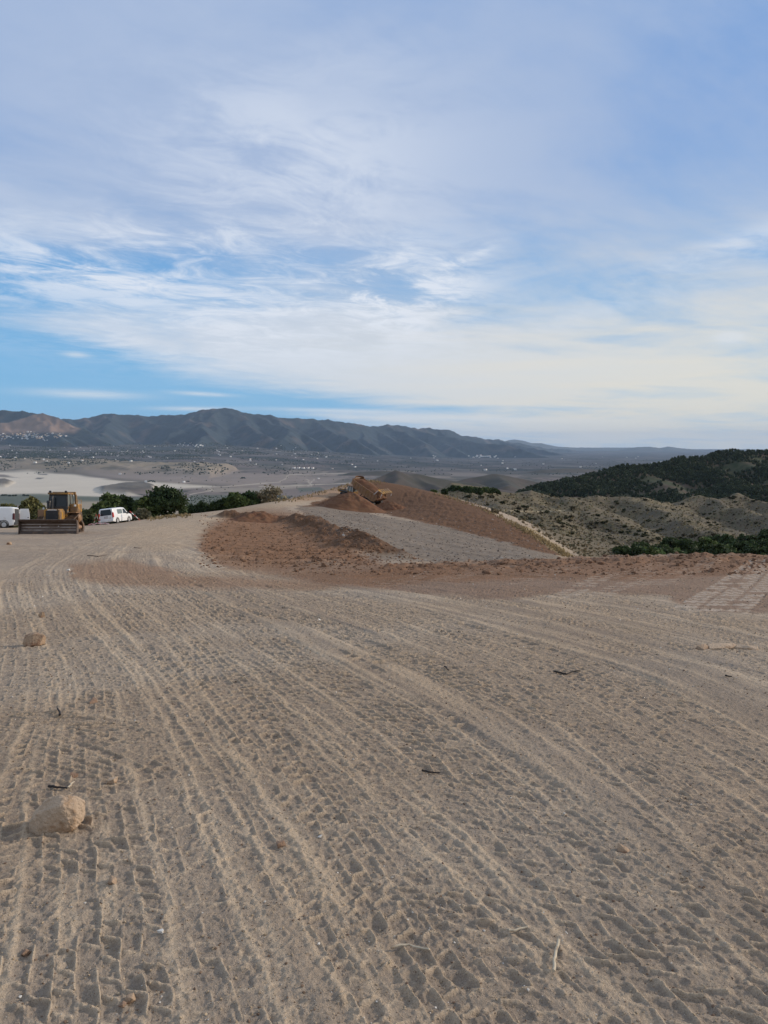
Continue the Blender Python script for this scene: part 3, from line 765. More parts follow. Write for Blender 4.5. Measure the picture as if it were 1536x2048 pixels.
# ---- scrub hills just beyond the pad
def noeye(v): return Vector((v.x, v.y, v.z - EYE))
SC = [([(850, 994, 215), (900, 988, 225), (930, 985, 240), (1000, 985, 258), (1040, 988, 268), (1090, 996, 270), (1140, 1004, 262), (1180, 1030, 240)],   .48),
      ([(930, 985, 240), (1000, 1030, 190), (1080, 1078, 150), (1150, 1106, 128)], .5), ([(1060, 990, 268), (1130, 1040, 220), (1200, 1092, 172)], .5), ([(900, 988, 225), (930, 1020, 185), (1000, 1060, 150)], .36),
      ([(1090, 1004, 330), (1130, 1001, 345), (1190, 997, 362), (1235, 995, 380), (1290, 1007, 365), (1340, 1015, 395), (1400, 998, 430), (1470, 994, 450), (1540, 1008, 450), (1650, 1020, 450), (1800, 1030, 450)], .48),
      ([(1140, 1001, 335), (1200, 1030, 275), (1300, 1082, 202), (1345, 1102, 175)], .52), ([(1235, 995, 380), (1330, 1030, 305), (1400, 1056, 252), (1490, 1084, 215)], .52),
      ([(1400, 998, 430), (1470, 1016, 380), (1536, 1042, 325), (1640, 1066, 290)], .52), ([(1470, 994, 450), (1560, 1006, 420), (1680, 1040, 370)], .52), ([(1290, 1007, 365), (1370, 1040, 300), (1450, 1066, 262)], .4)]

def scrub_h(X, Y):
    wx = X + 9 * fbm(X / 45, Y / 45, 3, 130); wy = Y + 9 * fbm(X / 45 + 7, Y / 45, 3, 131)
    r = np.hypot(X, Y)
    base = np.interp(r, [90, 130, 200, 300, 450, 700], [-22, -25, -34, -48, -75, -130])
    lines = [([noeye(p) for p in wp(l)], s) for l, s in SC]
    z = skeleton(wx, wy, lines, 2.2, base)
    return z + 2.4 * (ridged(wx / 34, wy / 34, 3, 137) - 0.3) + 0.8 * fbm(X / 14, Y / 14, 4, 132) + 0.25 * fbm(X / 3.2, Y / 3.2, 3, 133)

def scrub_t(s):
    X, Y = s.X, s.Y
    c = np.empty(X.shape + (3,)); c[:] = lin(102, 93, 78)
    straw = sst(-0.1, 0.35, fbm(X / 22, Y / 22, 4, 134))[..., None]
    c = c * (1 - 0.6 * straw) + 0.6 * straw * np.array(lin(128, 115, 90))
    gr = sst(0.05, 0.4, fbm(X / 30 + 4, Y / 30, 3, 135))[..., None]
    c = c * (1 - 0.6 * gr) + 0.6 * gr * np.array(lin(90, 84, 74))
    tuft = sst(0.10, 0.30, fbm(X / 1.9, Y / 1.9, 2, 136))[..., None]
    c = c * (1 - 0.55 * tuft) + 0.55 * tuft * np.array(lin(92, 92, 70))
    dark = zone(s.PX, s.PY, [(900, 1000), (960, 990), (985, 1010), (970, 1030), (920, 1035), (890, 1020)], 9)[..., None]
    c = c * (1 - 0.45 * dark) + 0.45 * dark * np.array(lin(96, 90, 82))
    path = np.exp(-((s.PY - (1021 + 2 * np.sin(s.PX / 40))) / 0.9) ** 2) * (s.PX > 1000) * (s.PX < 1130)
    c = c * (1 - 0.6 * path[..., None]) + 0.6 * path[..., None] * np.array(lin(196, 180, 150))
    return c
scrub = Patch("hills", 790, 1760, 620, logspace(92, 640, 420), scrub_h, scrub_t, mat("scrub_soil", tint=True, rough=0.95, var=0.18, scale=0.35, spec=0.1, bump=0.0), "dry tan badland hills dotted with scrub beyond the pad", "hills")

# ---- wooded ridge on the right
WD = [([(960, 1030, 700), (1000, 1012, 730), (1060, 987, 780), (1140, 967, 850), (1250, 940, 950), (1350, 922, 1000), (1450, 908, 1050), (1536, 902, 1100), (1700, 884, 1150), (1950, 880, 1200)], .42),
      ([(1250, 940, 950), (1320, 972, 820), (1400, 1005, 700)], .45), ([(1350, 922, 1000), (1450, 962, 860), (1540, 995, 720)], .45), ([(1450, 908, 1050), (1560, 950, 900), (1640, 990, 760)], .45), ([(1140, 967, 850), (1200, 985, 760), (1260, 1005, 690)], .45)]

def wood_h(X, Y):
    wx = X + 28 * fbm(X / 160, Y / 160, 3, 140); wy = Y + 28 * fbm(X / 160 + 7, Y / 160, 3, 141)
    r = np.hypot(X, Y)
    base = np.interp(r, [480, 600, 800, 1200, 1800], [-75, -72, -82, -110, -160])
    z = skeleton(wx, wy, [([noeye(p) for p in wp(l)], s) for l, s in WD], 7.0, base)
    return z + 4 * fbm(X / 60, Y / 60, 4, 142)

def wood_t(s):
    X, Y = s.X, s.Y
    c = np.empty(X.shape + (3,)); c[:] = lin(86, 74, 62)
    g = sst(-0.1, 0.25, fbm(X / 55, Y / 55, 4, 143))[..., None]
    c = c * (1 - 0.75 * g) + 0.75 * g * np.array(lin(62, 70, 50))
    t = sst(-0.02, 0.22, fbm(X / 7, Y / 7, 3, 144))[..., None]
    return c * (1 - 0.7 * t) + 0.7 * t * np.array(lin(48, 58, 40))
wood = Patch("hill", 940, 1900, 420, logspace(520, 1700, 260), wood_h, wood_t, mat("wood_soil", tint=True, rough=0.95, var=0.2, scale=0.05, spec=0.1), "dark pine covered ridge rising on the horizon beyond the tan hills", "hill")

# ---- bare conical hills in the basin
MH = [([(620, 990, 1900), (660, 978, 1950), (720, 964, 2000), (770, 951, 2080), (800, 945, 2100), (840, 953, 2150), (900, 960, 2180), (950, 966, 2200), (1010, 980, 2200)], .50),
      ([(800, 945, 2100), (775, 975, 1850), (760, 1000, 1650)], .5), ([(840, 953, 2150), (900, 985, 1850), (930, 1000, 1700)], .5),
      ([(880, 972, 2600), (940, 957, 2700), (985, 951, 2750), (1040, 957, 2800), (1120, 970, 2800)], .4), ([(985, 951, 2750), (1010, 972, 2400)], .45),
      ([(1060, 990, 1700), (1110, 975, 1780), (1170, 968, 1820), (1260, 965, 1850), (1340, 978, 1900)], .45), ([(1170, 968, 1820), (1150, 985, 1600)], .45),
      ([(700, 946, 4300), (760, 941, 4400), (820, 945, 4500)], .3), ([(1080, 940, 5200), (1150, 936, 5400), (1220, 941, 5600)], .25)]

def mid_h(X, Y):
    wx = X + 45 * fbm(X / 300, Y / 300, 3, 150); wy = Y + 45 * fbm(X / 300 + 7, Y / 300, 3, 151)
    z = skeleton(wx, wy, [([noeye(p) for p in wp(l)], s) for l, s in MH], 9.0, floor_h(X, Y) - 12)
    return z + 5 * fbm(X / 130, Y / 130, 4, 152)

def mid_t(s):
    X, Y = s.X, s.Y
    c = np.empty(X.shape + (3,)); c[:] = lin(88, 79, 71)
    g = sst(-0.15, 0.3, fbm(X / 260, Y / 260, 4, 153))[..., None]
    c = c * (1 - 0.6 * g) + 0.6 * g * np.array(lin(66, 68, 60))
    t = sst(0.1, 0.35, fbm(X / 40, Y / 40, 3, 154))[..., None]
    return c * (1 - 0.4 * t) + 0.4 * t * np.array(lin(66, 70, 56))
mid = Patch("hills", 560, 1420, 430, logspace(1400, 6200, 280), mid_h, mid_t, mat("knoll_soil", tint=True, rough=0.95, var=0.15, scale=0.02, spec=0.1), "bare brown conical hills standing in the basin", "hills")

# ---- the main mountain chain
RG = [([(-420, 835, 9800), (-260, 815, 9700), (-130, 826, 9600), (-60, 822, 9500), (0, 822, 9400), (28, 823, 9400), (52, 825, 9350), (80, 829, 9300), (105, 832, 9200), (140, 846, 9050), (175, 864, 8800), (200, 876, 8600)], .55),
      ([(60, 846, 11500), (110, 840, 11500), (150, 838, 11600), (182, 835, 11700), (214, 828, 11800), (250, 830, 11900), (292, 832, 11900), (330, 830, 11900), (362, 829, 11800), (390, 824, 11800), (412, 818, 11800), (440, 817, 11800), (468, 817, 11800),
        (486, 823, 11900), (505, 828, 11900), (541, 830, 12000), (549, 836, 12100), (600, 837, 12300), (650, 840, 12600), (700, 846, 13000), (730, 852, 13300), (742, 853, 13500), (775, 850, 13900), (800, 853, 14200), (830, 857, 14500), (855, 856, 14800), (880, 860, 15000),
        (899, 862, 15300), (915, 868, 15500), (940, 874, 16000), (965, 877, 16500), (1000, 880, 17500), (1030, 885, 18300), (1052, 890, 19000), (1090, 896, 21000), (1140, 899, 22500), (1200, 905, 24000), (1280, 914, 26000)], .52)]
rr_ = random.Random(5)

def spurs():
    out = []
    for li, (line, sl) in enumerate(RG):
        P = [pt(*q) for q in line]
        acc = 0
        for a, b in zip(P[:-1], P[1:]):
            L = (b - a).length
            n = max(1, int(round(L / (560 if a.y < 14000 else 1000))))
            for i in range(n):
                p = a.lerp(b, (i + rr_.uniform(0.2, 0.8)) / n)
                z0 = p.z - EYE
                fl = float(floor_h(np.array([p.x * 0.8]), np.array([p.y * 0.8]))[0])
                hgt = z0 - fl
                ln = rr_.uniform(1500, 3000) * (1 if li else 0.55) * max(0.4, min(1.2, hgt / 420))
                yaw = math.pi * 1.0 + math.atan2(p.x, p.y) + rr_.uniform(-0.55, 0.55) - 0.15
                q = [Vector((p.x, p.y, z0 - 6))]
                drop = 0
                for st in range(1, 5):
                    f = st / 4
                    yaw += rr_.uniform(-0.3, 0.3)
                    pr = q[-1]
                    z = z0 - hgt * (0.10 + 0.9 * f) * rr_.uniform(0.86, 1.0) if st < 4 else fl - 20
                    q.append(Vector((pr.x + math.sin(yaw) * ln / 4, pr.y + math.cos(yaw) * ln / 4, z)))
                out.append((q, rr_.uniform(0.55, 0.75)))
    return out
SPURS = spurs()

def mtn_h(X, Y):
    wx = X + 130 * fbm(X / 800, Y / 800, 3, 160); wy = Y + 130 * fbm(X / 800 + 7, Y / 800, 3, 161)
    lines = [([noeye(p) for p in wp(l)], s) for l, s in RG] + SPURS
    base = floor_h(X, Y) - 15
    z = skeleton(wx, wy, lines, 13.0, base)
    up = np.clip((z - base) / 120, 0, 1)
    return z + up * (30 * ridged(X / 420, Y / 420, 4, 162) + 16 * fbm(X / 150, Y / 150, 3, 163)) - up * 13

def mtn_t(s):
    X, Y, Z = s.X, s.Y, s.Z
    c = np.empty(X.shape + (3,)); c[:] = lin(58, 67, 70)  # blue of the distance haze is mixed into the chain's colour
    g = sst(-0.1, 0.3, fbm(X / 700, Y / 700, 5, 164))[..., None]
    c = c * (1 - 0.6 * g) + 0.6 * g * np.array(lin(36, 46, 52))
    b = sst(0.12, 0.4, fbm(X / 420 + 3, Y / 420, 4, 165))[..., None]
    c = c * (1 - 0.55 * b) + 0.55 * b * np.array(lin(108, 94, 86))
    t = sst(0.1, 0.3, fbm(X / 90, Y / 90, 3, 166))[..., None]
    c = c * (1 - 0.35 * t) + 0.35 * t * np.array(lin(36, 44, 46))
    tan = zone(s.PX + 8 * fbm(X / 300, Y / 300, 3, 167), s.PY, [(-500, 800), (20, 815), (70, 822), (120, 838), (160, 858), (150, 866), (60, 866), (-500, 878)], 5) * (s.R[:, None] < 10200)
    col = np.array(lin(142, 118, 100)) * (1 + 0.25 * fbm(X / 200, Y / 200, 4, 168))[..., None]
    c = c * (1 - 0.85 * tan[..., None]) + 0.85 * tan[..., None] * col
    lo = sst(8600, 7000, s.R[:, None] + 0 * X)[..., None]
    return c * (1 - 0.5 * lo) + 0.5 * lo * np.array(lin(72, 73, 70))
mtn = Patch("mountains", -430, 1330, 760, np.concatenate([logspace(6200, 8000, 40, )[:-1], logspace(8000, 19500, 330)[:-1], logspace(19500, 31000, 60)]), mtn_h, mtn_t, mat("mountain_scrub_hazed", tint=True, rough=0.95, var=0.12, scale=0.006, spec=0.1), "long dark mountain chain with a flat topped summit behind the basin", "mountains")

# ---- blue ranges at the far end of the basin
FR = [([(940, 900, 30000), (1000, 892, 30000), (1018, 880, 30000), (1030, 879, 30000), (1044, 881, 30000), (1062, 886, 30000), (1080, 886, 30000), (1092, 889, 30000), (1112, 893, 30200), (1150, 895, 30400), (1200, 895, 30400), (1300, 895, 30800), (1400, 899, 30800), (1600, 898, 30800), (1900, 896, 30800)], .35),
      ([(1240, 901, 26000), (1278, 894, 26000), (1296, 893, 26000), (1312, 896, 26000), (1330, 893, 26000), (1352, 896, 26000), (1390, 899, 26000), (1430, 901, 26000), (1470, 899, 25600), (1490, 898, 25600), (1512, 903, 25600), (1580, 901, 25600), (1800, 898, 25600)], .35),
      ([(1130, 904, 22500), (1200, 902, 22500), (1290, 903, 22500), (1380, 905, 22600), (1500, 907, 22800), (1700, 905, 22800)], .30), ([(1040, 908, 20500), (1100, 906, 20800), (1170, 910, 22500), (1240, 913, 23000)], .28)]

def far_h(X, Y):
    z = skeleton(X + 250 * fbm(X / 2500, Y / 2500, 2, 171), Y, [([noeye(p) for p in wp(l)], s) for l, s in FR], 9.0, floor_h(X, Y) - 30)
    return z + 14 * fbm(X / 1100, Y / 1100, 4, 170) * np.clip((z + 200) / 100, 0, 1)

def far_t(s):
    c = np.empty(s.X.shape + (3,)); c[:] = lin(92, 90, 80)
    return c * (1 + 0.3 * fbm(s.X / 900, s.Y / 900, 3, 172))[..., None]
far = Patch("far_mountains", 900, 1950, 420, logspace(19000, 36000, 260), far_h, far_t, mat("far_rock", tint=True, rough=0.95, var=0.05, scale=0.001, spec=0.1), "faint blue ranges at the far end of the basin", "mountains")

# ---- the air over the basin
def build_haze():
    x0, x1, y0, y1, z0, z1 = -36000, 36000, -32000, 40000, -330, 590
    bm = bmesh.new()
    v = [bm.verts.new((x, y, z)) for x in (x0, x1) for y in (y0, y1) for z in (z0, z1)]
    for f in ((0, 1, 3, 2), (4, 6, 7, 5), (0, 4, 5, 1), (2, 3, 7, 6), (0, 2, 6, 4), (1, 5, 7, 3)): bm.faces.new([v[i] for i in f])
    bmesh.ops.recalc_face_normals(bm, faces=bm.faces)
    me = bpy.data.meshes.new("haze"); bm.to_mesh(me); bm.free()
    m = bpy.data.materials.new("haze"); m.use_nodes = True
    nt = m.node_tree; nt.nodes.clear()
    out = nt.nodes.new('ShaderNodeOutputMaterial'); pv = nt.nodes.new('ShaderNodeVolumePrincipled')
    pv.inputs['Color'].default_value = (0.56, 0.75, 1.0, 1); pv.inputs['Density'].default_value = HAZE; pv.inputs['Anisotropy'].default_value = 0.0
    nt.links.new(pv.outputs[0], out.inputs['Volume'])
    o = link("haze", me, m)
    set_props(o, "thin blue haze lying over the basin", "haze", None, 'stuff')
HAZE = 0.5 / 23000
build_haze()

# ------------------------------------------------------------------ mesh builder
class MB:
    def __init__(s): s.bm = bmesh.new()
    def box(s, c, size, rot=None, bevel=0.0, taper=None):
        bm = bmesh.new()
        bmesh.ops.create_cube(bm, size=1.0)
        for v in bm.verts:
            if taper and v.co.z > 0: v.co.x *= taper[0]; v.co.y *= taper[1]
            v.co = Vector((v.co.x * size[0], v.co.y * size[1], v.co.z * size[2]))
        if bevel: bmesh.ops.bevel(bm, geom=bm.edges[:], offset=bevel, segments=2, profile=0.6, affect='EDGES')
        if rot is not None: bmesh.ops.rotate(bm, verts=bm.verts, matrix=Euler(rot).to_matrix())
        bmesh.ops.translate(bm, verts=bm.verts, vec=c)
        s.join(bm)
        return s
    def join(s, bm):
        me = bpy.data.meshes.new("t"); bm.to_mesh(me); bm.free(); s.bm.from_mesh(me); bpy.data.meshes.remove(me)
    def prism(s, prof, axis, a, b, bevel=0.0):
        """closed 2D profile pushed along an axis from a to b; profile in the other two axes"""
        bm = bmesh.new()
        def P(u, v, w):
            return {'x': (w, u, v), 'y': (u, w, v), 'z': (u, v, w)}[axis]
        r0 = [bm.verts.new(P(u, v, a)) for u, v in prof]; r1 = [bm.verts.new(P(u, v, b)) for u, v in prof]
        n = len(prof)
        bm.faces.new(r0); bm.faces.new(r1[::-1])
        for i in range(n): bm.faces.new((r0[i], r0[(i + 1) % n], r1[(i + 1) % n], r1[i]))
        bmesh.ops.recalc_face_normals(bm, faces=bm.faces)
        if bevel: bmesh.ops.bevel(bm, geom=bm.edges[:], offset=bevel, segments=2, profile=0.6, affect='EDGES')
        s.join(bm); return s
    def cyl(s, p0, p1, r0, r1=None, n=20, bevel=0.0):
        r1 = r0 if r1 is None else r1
        p0, p1 = Vector(p0), Vector(p1)
        bm = bmesh.new()
        bmesh.ops.create_cone(bm, cap_ends=True, segments=n, radius1=r0, radius2=r1, depth=(p1 - p0).length)
        if bevel: bmesh.ops.bevel(bm, geom=[e for e in bm.edges if len(e.link_faces) == 2 and any(len(f.verts) > 4 for f in e.link_faces)], offset=bevel, segments=2, profile=0.6, affect='EDGES')
        q = (p1 - p0).to_track_quat('Z', 'Y')
        bmesh.ops.rotate(bm, verts=bm.verts, matrix=q.to_matrix())
        bmesh.ops.translate(bm, verts=bm.verts, vec=(p0 + p1) / 2)
        s.join(bm); return s
    def tube(s, pts, rad, n=8):
        bm = bmesh.new(); rings = []
        pts = [Vector(p) for p in pts]
        for i, p in enumerate(pts):
            t = (pts[min(i + 1, len(pts) - 1)] - pts[max(i - 1, 0)]).normalized()
            q = t.to_track_quat('Z', 'Y').to_matrix()
            r = rad[i] if isinstance(rad, (list, tuple)) else rad
            rings.append([bm.verts.new(p + q @ Vector((r * math.cos(2 * math.pi * k / n), r * math.sin(2 * math.pi * k / n), 0))) for k in range(n)])
        for a, b in zip(rings[:-1], rings[1:]):
            for k in range(n): bm.faces.new((a[k], a[(k + 1) % n], b[(k + 1) % n], b[k]))
        bm.faces.new(rings[0][::-1]); bm.faces.new(rings[-1])
        s.join(bm); return s
    def lathe(s, prof, c, axis='x', n=28):
        """profile (radius, along) spun round an axis through c"""
        bm = bmesh.new(); rings = []
        for r, a in prof:
            ring = []
            for k in range(n):
                t = 2 * math.pi * k / n; u, v = r * math.cos(t), r * math.sin(t)
                co = {'x': (a, u, v), 'y': (u, a, v), 'z': (u, v, a)}[axis]
                ring.append(bm.verts.new(Vector(co) + Vector(c)))
            rings.append(ring)
        for a, b in zip(rings[:-1], rings[1:]):
            for k in range(n): bm.faces.new((a[k], a[(k + 1) % n], b[(k + 1) % n], b[k]))
        bm.faces.new(rings[0]); bm.faces.new(rings[-1])
        bmesh.ops.recalc_face_normals(bm, faces=bm.faces)
        s.join(bm); return s
    def quad(s, pts):
        vs = [s.bm.verts.new(p) for p in pts]; s.bm.faces.new(vs); return s
    def build_each(s, name, m, parent):
        """every separate piece its own part"""
        bm = s.bm; bm.verts.index_update(); seen = set(); out = []
        for v in bm.verts:
            if v.index in seen: continue
            st, isl = [v], []
            seen.add(v.index)
            while st:
                a = st.pop(); isl.append(a)
                for e in a.link_edges:
                    b = e.other_vert(a)
                    if b.index not in seen: seen.add(b.index); st.append(b)
            me = bpy.data.meshes.new(name); nb = bmesh.new(); mp = {}
            for a in isl: mp[a.index] = nb.verts.new(a.co)
            fs = {f for a in isl for f in a.link_faces}
            for f in fs: nb.faces.new([mp[a.index] for a in f.verts])
            bmesh.ops.recalc_face_normals(nb, faces=nb.faces)
            nb.to_mesh(me); nb.free(); out.append(link(name, me, m, parent))
        bm.free(); return out
    def build(s, name, m, parent=None, smooth=None):
        me = bpy.data.meshes.new(name); s.bm.to_mesh(me); s.bm.free()
        if smooth: 
            me.polygons.foreach_set('use_smooth', np.ones(len(me.polygons), bool))
            me.set_sharp_from_angle(angle=R(smooth))
        return link(name, me, m, parent)

def root(name, loc, yaw, label, cat, group=None, tilt=None):
    o = bpy.data.objects.new(name, None); COL.objects.link(o); o.empty_display_size = 0.3
    o.location = loc
    o.rotation_euler = (tilt[0] if tilt else 0, tilt[1] if tilt else 0, yaw)
    return set_props(o, label, cat, group)

def copy_tree(o):
    c = o.copy(); COL.objects.link(c)
    for ch in o.children:
        d = ch.copy(); COL.objects.link(d); d.parent = c
        for g in ch.children:
            e = g.copy(); COL.objects.link(e); e.parent = d
    return c

def slope_tilt(x, y, yaw, span=2.0):
    """pitch and roll that lay a thing of the given yaw on the ground"""
    fx, fy = -math.sin(yaw), math.cos(yaw); rx, ry = math.cos(yaw), math.sin(yaw)
    g = lambda a, b: float(ground_base(np.array([a]), np.array([b]))[0])
    pf = (g(x + fx * span, y + fy * span) - g(x - fx * span, y - fy * span)) / (2 * span)
    pr = (g(x + rx * span, y + ry * span) - g(x - rx * span, y - ry * span)) / (2 * span)
    return (math.atan(pf), -math.atan(pr))

SOILD = lin(150, 118, 92)
M_YEL = mat("machine_yellow", lin(182, 134, 52), 0.5, 0, 0.2, 2.5, dirt=lin(104, 84, 66), dirt_amt=0.62)
M_YELD = mat("dusty_shaded_yellow", lin(146, 110, 66), 0.6, 0, 0.15, 2.5, dirt=lin(146, 112, 84), dirt_amt=0.7)  # dusty, and darkened so the dump body's shade is in the colour
M_BLK = mat("black_paint", (0.022, 0.022, 0.024), 0.5, 0, 0.25, 4, dirt=lin(96, 80, 66), dirt_amt=0.25)
M_STEEL = mat("worn_steel", lin(106, 92, 82), 0.5, 0.3, 0.3, 3.5, dirt=lin(92, 74, 62), dirt_amt=0.5)
M_STRIP = mat("polished_steel", lin(168, 158, 150), 0.45, 0.3, 0.2, 2.0, dirt=lin(120, 104, 92), dirt_amt=0.45)
M_STEELD = mat("dark_steel", lin(74, 64, 58), 0.5, 0.4, 0.25, 4, dirt=lin(110, 86, 68), dirt_amt=0.4)
M_TRK = mat("crawler_steel", lin(88, 76, 66), 0.55, 0.35, 0.3, 6, dirt=lin(136, 108, 84), dirt_amt=0.5)
M_GLS = mat("tinted_glass", (0.02, 0.026, 0.03), 0.10, 0, 0.0, 1, spec=0.4)
M_GLS2 = mat("dusty_glass", (0.16, 0.19, 0.18), 0.18, 0, 0.1, 2, spec=0.6, dirt=lin(130, 118, 104), dirt_amt=0.3)
M_WHT = mat("white_paint", (0.80, 0.80, 0.79), 0.32, 0, 0.03, 2, spec=0.5, coat=0.4, dirt=lin(190, 178, 160), dirt_amt=0.05)
M_PLA = mat("black_plastic", (0.035, 0.035, 0.036), 0.6, 0, 0.1, 5)
M_RUB = mat("tyre_rubber", (0.030, 0.029, 0.028), 0.85, 0, 0.2, 6, dirt=lin(120, 98, 78), dirt_amt=0.35)
M_RIM = mat("wheel_rim", (0.50, 0.50, 0.50), 0.4, 0.6, 0.1, 5)
M_RED = mat("lamp_red", (0.55, 0.03, 0.025), 0.2, 0, 0.1, 6)
M_REDD = mat("lamp_dark", (0.10, 0.02, 0.02), 0.3, 0, 0.1, 6)
M_CLR = mat("lamp_clear", (0.72, 0.72, 0.70), 0.15, 0, 0.05, 6)
M_PLT = mat("number_plate", (0.55, 0.50, 0.48), 0.5, 0, 0.1, 20)
M_BRED = mat("barrier_red", (0.50, 0.06, 0.04), 0.5, 0, 0.1, 8)
M_BWHT = mat("barrier_white", (0.75, 0.72, 0.68), 0.5, 0, 0.1, 8)

# ------------------------------------------------------------------ bulldozer (front towards -Y, ground at z 0)
def make_dozer():
    p = ray_ground(97, 1064, 20)
    x, y = -21.6, 49.6
    yaw = R(8)
    tl = slope_tilt(x, y, yaw)
    t = root("bulldozer", (x, y, gh(x, y) - 0.03), yaw, "dusty yellow bulldozer with wide steel blade lowered beside the white vans", "bulldozer", None, tl)
    t.scale = (0.90, 0.90, 0.92)
    # running gear: a triangle of track with the raised drive wheel at the rear
    for sx in (-1, 1):
        xo = 0.98 * sx
        outer = []
        def arc(cy, cz, r, a0, a1, n):
            return [(cy + r * math.cos(R(a0 + (a1 - a0) * i / n)), cz + r * math.sin(R(a0 + (a1 - a0) * i / n))) for i in range(n + 1)]
        outer += arc(-1.45, 0.46, 0.46, 270, 118, 12)[0:]
        outer += arc(0.95, 1.12, 0.42, 112, -28, 10)
        outer += arc(1.55, 0.42, 0.42, 30, -90, 10)
        inner = [(-1.45 + (u + 1.45) * 0.9, 0.5 + (v - 0.5) * 0.86) for u, v in outer]
        b = MB()
        n = len(outer)
        xa, xb = xo - 0.30, xo + 0.30
        ov = [[b.bm.verts.new((xx, u, v)) for u, v in ring] for xx in (xa, xb) for ring in (outer, inner)]
        for i in range(n):
            j = (i + 1) % n
            b.bm.faces.new((ov[0][i], ov[0][j], ov[2][j], ov[2][i])); b.bm.faces.new((ov[1][j], ov[1][i], ov[3][i], ov[3][j]))
            b.bm.faces.new((ov[0][j], ov[0][i], ov[1][i], ov[1][j])); b.bm.faces.new((ov[2][i], ov[2][j], ov[3][j], ov[3][i]))
        bmesh.ops.recalc_face_normals(b.bm, faces=b.bm.faces)
        # grousers
        L = [0.0]
        for i in range(n): L.append(L[-1] + math.dist(outer[i], outer[(i + 1) % n]))
        step = 0.2; s_ = 0.0
        while s_ < L[-1]:
            i = max(k for k in range(n) if L[k] <= s_); j = (i + 1) % n
            f = (s_ - L[i]) / max(1e-6, L[i + 1] - L[i])
            u = outer[i][0] + f * (outer[j][0] - outer[i][0]); v = outer[i][1] + f * (outer[j][1] - outer[i][1])
            du, dv = outer[j][0] - outer[i][0], outer[j][1] - outer[i][1]; l = math.hypot(du, dv); nu, nv = -dv / l, du / l
            cu, cv = -0.2, 0.65
            if (u - cu) * nu + (v - cv) * nv < 0: nu, nv = -nu, -nv
            b.box((xo, u + nu * 0.03, v + nv * 0.03), (0.60, 0.025, 0.07), (math.atan2(nv, nu) - math.pi / 2, 0, 0))
            s_ += step
        tr = b.build("track", M_TRK, t)
        w = MB(); w.lathe([(0.05, xo - 0.16), (0.36, xo - 0.16), (0.36, xo + 0.16), (0.05, xo + 0.16)], (0, -1.45, 0.46), 'x', 24); w.build("idler", M_STEELD, tr)
        w = MB(); w.lathe([(0.05, xo - 0.18), (0.34, xo - 0.18), (0.34, xo + 0.2), (0.22, xo + 0.3), (0.05, xo + 0.3)], (0, 0.95, 1.12), 'x', 24); w.build("sprocket", M_YELD, tr)
        w = MB(); w.box((xo, 0.0, 0.42), (0.34, 2.5, 0.34), None, 0.04)
        w.prism([(-1.2, 0.5), (1.1, 0.5), (0.9, 0.86), (-0.5, 0.72)], 'x', xo - 0.14, xo + 0.14); w.build("track_frame", M_YELD, tr)
        rl = MB()
        for k in range(6): rl.cyl((xo - 0.2, -0.95 + k * 0.42, 0.2), (xo + 0.2, -0.95 + k * 0.42, 0.2), 0.13, None, 14)
        rl.build_each("roller", M_STEELD, tr)
    # blade
    prof = []
    zs = np.linspace(0.02, 1.0, 12)
    face = [(-2.75 - 0.26 * math.sin(math.pi * min(1, (z / 1.0))) * -1.0 - (0.16 if z > 0.9 else 0), z) for z in zs]
    back = [(yy + 0.09, z) for yy, z in face][::-1]
    bl = MB()
    bl.prism(face + back, 'x', -1.92, 1.92)
    bl.box((0, -2.83, 1.01), (3.84, 0.24, 0.05), (R(-14), 0, 0), 0.015)
    for sx in (-1, 1): bl.prism([(-2.95, 0.0), (-2.50, 0.0), (-2.42, 0.5), (-2.50, 0.98), (-2.95, 1.02), (-2.82, 0.6)], 'x', sx * 1.93 - 0.03, sx * 1.93 + 0.03)
    bo = bl.build("blade", M_STEEL, t)
    for k, (z, hh) in enumerate(((0.30, 0.10), (0.50, 0.085), (0.70, 0.06))):
        yy = -2.75 + 0.26 * math.sin(math.pi * z / 1.0)
        ws_ = MB(); ws_.box((0, yy - 0.016, z), (3.72, 0.035, hh), (R(12 - 22 * z), 0, 0), 0.012); ws_.build("wear_strip", M_STRIP, bo)
    ce = MB(); ce.box((0, -2.80, 0.09), (3.80, 0.04, 0.20), (R(-12), 0, 0), 0.008); ce.build("cutting_edge", M_STEELD, bo)
    for sx in (-1, 1):
        a = MB(); a.tube([(sx * 1.44, 0.1, 0.45), (sx * 1.44, -1.6, 0.42), (sx * 1.35, -2.5, 0.32)], [0.13, 0.13, 0.11], 8); a.build("push_arm", M_YELD, t)
        c = MB(); c.cyl((sx * 0.45, -1.35, 1.45), (sx * 0.55, -1.95, 0.98), 0.09, None, 14); c.build("lift_cylinder", M_YEL, t)
        c2_ = MB(); c2_.cyl((sx * 0.55, -1.95, 0.98), (sx * 0.62, -2.5, 0.55), 0.045, None, 12); c2_.build("piston_rod", M_CLR, t)
    # hood and grille
    h = MB(); h.prism([(-0.50, 0.72), (0.50, 0.72), (0.52, 1.55), (0.40, 1.76), (-0.40, 1.76), (-0.52, 1.55)], 'y', -1.85, 0.1, 0.03); h.build("hood", M_YEL, t)
    g = MB(); g.box((0, -1.87, 1.22), (0.84, 0.06, 0.86), None, 0.02)
    for k in range(9): g.box((0, -1.905, 0.86 + k * 0.09), (0.78, 0.015, 0.02))
    g.build("grille", M_BLK, t)
    st = MB()
    for sx in (-1, 1): st.box((sx * 0.48, -1.89, 1.20), (0.10, 0.08, 0.98), None, 0.015)
    st.box((0, -1.89, 0.74), (1.06, 0.1, 0.12), None, 0.02)
    st.build_each("radiator_guard", M_YEL, t)
